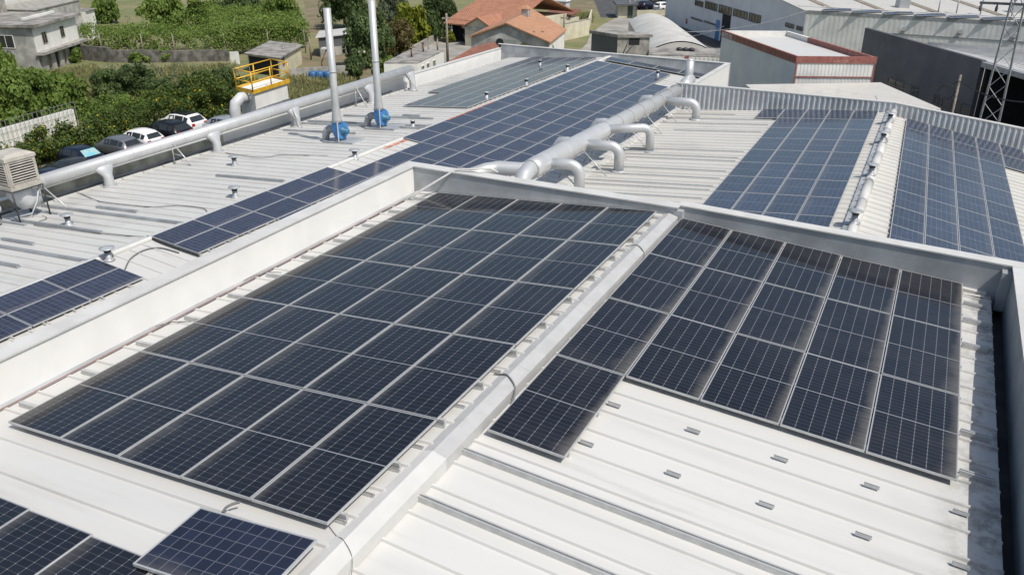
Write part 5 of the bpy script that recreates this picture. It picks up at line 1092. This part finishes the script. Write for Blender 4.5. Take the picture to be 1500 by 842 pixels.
# garden bits
for x, lab in ((459, "leftmost blue barrel standing in the garden"), (469, "brightest blue barrel standing in the garden, the middle one"), (481, "rightmost blue barrel lying low in the garden")):
    p = G(x, 119); m = MB(); m.lathe(p, [(.42, 0), (.46, .1), (.44, .35), (.46, .5), (.44, .75), (.40, .98), (.36, 1.0)], 14); tag(m.build("barrel", MT['barrel'], None, p), lab, "barrel")
for x, y, yt, lab in ((456, 88, 54, "thin wooden post in the garden left of the nearer stack"), (418, 100, 66, "dark post in front of the pale green shed"), (436, 62, 36, "post at the pergola's right end"), (641, 74, 58, "lane fence post, farther one"), (628, 80, 66, "lane fence post, nearer one"), (602, 103, 80, "short dark post by the far end of the slim duct")):
    p = G(x, y); m = MB(); m.tube([p, Vector((p.x, p.y, zat(p, yt)))], .10, 6); tag(m.build("post", MT['wood'], None, p), lab, "post")
for pts, lab in (([(473, 112, 0), (474, 92, 0), (483, 72, 0)], "rusty bent lamp post in the garden, white lamp at its tip"), ([(521, 104, 0), (522, 92, 0), (532, 77, 0)], "pale bent lamp post under the fig tree")):
    p = G(pts[0][0], pts[0][1]); q1 = Vector((p.x, p.y, zat(p, pts[1][1]))); q2 = q1 + cr*(pts[2][0]-pts[1][0])/FPX*depth(p); q2.z = zat(q2, pts[2][1]); lp = thing("lamp_post", lab, "lamp post", p); m = MB(); m.tube([p, q1, q2], .07, 6); m.build("shaft", MT['rust' if 'rusty' in lab else 'concrete'], lp); m = MB(); m.box(q2, cr, Y, Z, -.45, .35, -.2, .2, -.02, .16); m.build("lamp_head", MT['plaster'], lp)
w = Wall(G(425, 118), G(520, 112)); gw = thing("garden_wall", "low grey concrete wall behind the blue barrels", "wall", G(425, 118)); m = MB(); w.box(m, 0, w.L, GZ, GZ+1.2, -.2, 0); m.build("masonry", MT['concrete'], gw)
w = Wall(G(596, 84), G(650, 54)); gw = thing("lane_wall", "low pale wall along the lane below the bushes", "wall", G(596, 84)); m = MB(); w.box(m, 0, w.L, GZ, GZ+.9, -.2, 0); m.build("masonry", MT['concrete'], gw)
p = G(345, 94); m = MB(); m.box(p, cr, Y, Z, -.5, .5, -.04, .04, 0, 1.4); tag(m.build("white_board", MT['plaster'], None, p), "leaning white board beside the pale green shed", "board")
# ------------------------------------------------------------------ cars
def car_parts(kind):
    # stations: x (rear 0 -> front L), z_low, z_belt, z_top, half width low, belt, top
    if kind == 'hatch': S = [(0,.42,.80,.80,.72,.76,.70),(.06,.30,.92,.95,.82,.82,.70),(.38,.26,.96,1.34,.86,.86,.58),(.75,.25,.97,1.46,.87,.87,.60),(1.7,.25,.95,1.50,.88,.88,.62),(2.35,.25,.92,1.42,.88,.87,.60),(3.05,.25,.90,.96,.88,.86,.74),(3.7,.27,.80,.82,.86,.80,.70),(4.0,.32,.68,.68,.78,.72,.62),(4.08,.40,.56,.56,.66,.64,.58)]
    elif kind == 'suv': S = [(0,.46,.92,.92,.76,.80,.74),(.06,.34,1.02,1.05,.88,.88,.76),(.45,.30,1.06,1.50,.91,.91,.64),(.9,.30,1.06,1.62,.92,.92,.66),(1.9,.30,1.04,1.64,.93,.92,.67),(2.6,.30,1.02,1.55,.93,.92,.65),(3.3,.30,1.00,1.06,.92,.90,.80),(4.1,.32,.92,.94,.90,.85,.76),(4.4,.36,.78,.78,.84,.78,.68),(4.5,.46,.64,.64,.72,.70,.62)]
    else: S = [(0,.42,.86,.86,.72,.74,.68),(.08,.30,.96,.98,.84,.82,.72),(.75,.26,.97,1.02,.88,.86,.74),(1.35,.25,.95,1.40,.88,.87,.60),(1.9,.25,.94,1.44,.88,.88,.61),(2.7,.25,.92,1.38,.88,.87,.60),(3.4,.25,.90,.95,.88,.86,.74),(4.2,.27,.80,.82,.86,.80,.70),(4.5,.32,.68,.68,.78,.72,.62),(4.58,.40,.56,.56,.66,.64,.58)]
    m = MB(); n = 0
    for (x, zl, zb, zt, wl, wb, wt) in S:
        zm = (zl+zb)/2
        ring = [(-wl*.9, zl), (-wl*1.0, zm), (-wb, zb), (-wt, zt-.04 if zt-zb > .1 else zt-.01), (-wt*.55, zt), (wt*.55, zt), (wt, zt-.04 if zt-zb > .1 else zt-.01), (wb, zb), (wl, zm), (wl*.9, zl)]
        n = len(ring); m.v += [Vector((x, y, z)) for y, z in ring]
    for i in range(len(S)-1):
        for j in range(n): k = i*n+j; k2 = i*n+(j+1) % n; m.f.append((k, k2, k2+n, k+n)); m.sm.add(len(m.f)-1)
    m.f.append(tuple(range(n))); m.f.append(tuple((len(S)-1)*n+j for j in range(n-1, -1, -1)))
    g = MB()                                 # glass: side windows, rear and front screens, a few mm proud
    def pt(i, f, sd, off=.012):
        x, zl, zb, zt, wl, wb, wt = S[i]; return Vector((x, sd*(wb+(wt-wb)*f+off), zb+(zt-.04-zb)*f))
    gi = [i for i in range(len(S)) if S[i][3]-S[i][2] > .3]
    for sd in (-1, 1):
        for a_, b_ in zip(gi[:-1], gi[1:]):
            x0 = .04 if a_ != gi[0] else .1
            A_, B_, C2, D_ = pt(a_, .12, sd), pt(b_, .12, sd), pt(b_, .88, sd), pt(a_, .88, sd); s_ = .05
            g.quad(A_.lerp(B_, s_), A_.lerp(B_, 1-s_), D_.lerp(C2, 1-s_), D_.lerp(C2, s_))
    def screen(i0, i1, lo, hi):
        x0, _, zb0, zt0, _, wb0, wt0 = S[i0]; x1, _, zb1, zt1, _, wb1, wt1 = S[i1]; dx = 1 if x1 > x0 else -1
        def q(f, sd): z = zt0+(zt1-zt0)*f+.012; return Vector((x0+(x1-x0)*f - dx*.012, sd*(wt0+(wt1-wt0)*f)*.88, z))
        g.quad(q(lo, -1), q(lo, 1), q(hi, 1), q(hi, -1))
    screen(gi[0]-1, gi[0], .12, .95); 
    if kind != 'sedan' and S[gi[0]][3] < S[gi[0]+1][3]-.08: pass
    screen(gi[-1]+1, gi[-1], .10, .95)
    w = MB()
    L = S[-1][0]
    for x in (.78, L-.82):
        for sd in (-1, 1): w.lathe((x, sd*.70 - (.0 if sd > 0 else .0), .31), [(.20, -.005*sd), (.31, 0), (.31, .2*sd), (.2, .21*sd)], 16, (0,1,0), False)
    l = MB()
    for sd in (-1, 1): l.box(Vector((0, sd*.62, S[1][2]-.12)), X, Y, Z, -.02, .14, -.14, .16 , -.1, .12)
    hl = MB()
    for sd in (-1, 1): hl.box(Vector((L-.28, sd*.60, .66)), X, Y, Z, 0, .2, -.14, .12, -.06, .06)
    return m, g, w, l, hl, L
CP = {k: car_parts(k) for k in ('hatch', 'suv', 'sedan')}; cmesh = {}
def car(P, ang, kind, paint, label, group="cars parked behind the factory", roofp=None):
    key = (kind, paint)
    if key not in cmesh:
        b, g, w, l, hl, L = CP[kind]; cmesh[key] = [b.mesh("body", CARP[paint]), g.mesh("windows", MT['glass']), w.mesh("wheels", MT['tyre']), l.mesh("tail_lamps", MT['lamp']), hl.mesh("headlamps", MT['grey_plastic'])]
    t = thing("parked_car", label, "car", P, ang, group); L = CP[kind][5]
    for me in cmesh[key]:
        o = bpy.data.objects.new(me.name.split(".")[0], me); COL.objects.link(o); o.parent = t; o.location = (-L/2, 0, .0)
    return t
ang = -.0207 + pi
for x, y, kind, paint, lab, flip in [(168, 204, 'hatch', 'grey', "grey hatchback between the sunshade car and the white hatchback", 0), (200, 194, 'hatch', 'white', "white hatchback with red tail lamps in the middle of the row", 0), (240, 184, 'suv', 'black', "black estate car between two white cars", 0), (262, 172, 'suv', 'white', "white car with black roof, farthest but one in the row", 0), (322, 175, 'hatch', 'silver', "silver car mostly hidden behind the slim duct near the filter unit", 0), (122, 222, 'hatch', 'navy', "dark blue car with a cyan sunshade in its windscreen", 1), (103, 236, 'sedan', 'dark', "dark grey car second from the left, close behind the slim duct", 0), (62, 252, 'hatch', 'navy', "dark blue car nearest the cooler, only its roof showing", 0)]:
    P = G(x, y-4, GZ+1.4); P.z = GZ+.008; t = car(P, ang + (pi if flip else 0), kind, paint, lab)
    if 'black roof' in lab: m = MB(); mw = t.matrix_world; L = CP['suv'][5]; m.hexa([mw @ Vector((xx-L/2, yy, zz)) for zz in (1.62, 1.66) for xx, yy in ((.75,-.6),(2.6,-.6),(2.6,.6),(.75,.6))]); m.build("roof_panel", CARP['black'], t)
    if flip:
        S0, S1 = (2.95, 1.03), (2.42, 1.40); L = CP['hatch'][5]; m = MB(); m.quad(*[t.matrix_world @ Vector((xx-L/2+.02, yy, zz+.02)) for xx, yy, zz in ((S0[0], -.62, S0[1]), (S0[0], .62, S0[1]), (S1[0], .54, S1[1]), (S1[0], -.54, S1[1]))]); m.build("sunshade", MT['sunshade'], t)
P = G(688, 60); car(P, 2.2, 'suv', 'silver', "pale silver off-roader parked on the lane by the gable house", None)
for x, y, kind, paint, lab in [(972, 16, 'hatch', 'white', "white car in the far car park beside the factory corner"), (962, 6, 'sedan', 'dark', "dark car behind the white one in the far car park"), (948, 14, 'hatch', 'navy', "dark blue car left of the white one in the far car park"), (986, 6, 'suv', 'silver', "silver van-like car at the factory corner in the far car park"), (935, 8, 'suv', 'grey', "grey car by the gatehouse in the far car park"), (955, -2, 'suv', 'white', "white car at the photo's top edge in the far car park")]:
    car(G(x, y), 1.2, kind, paint, lab, "cars in the far car park")
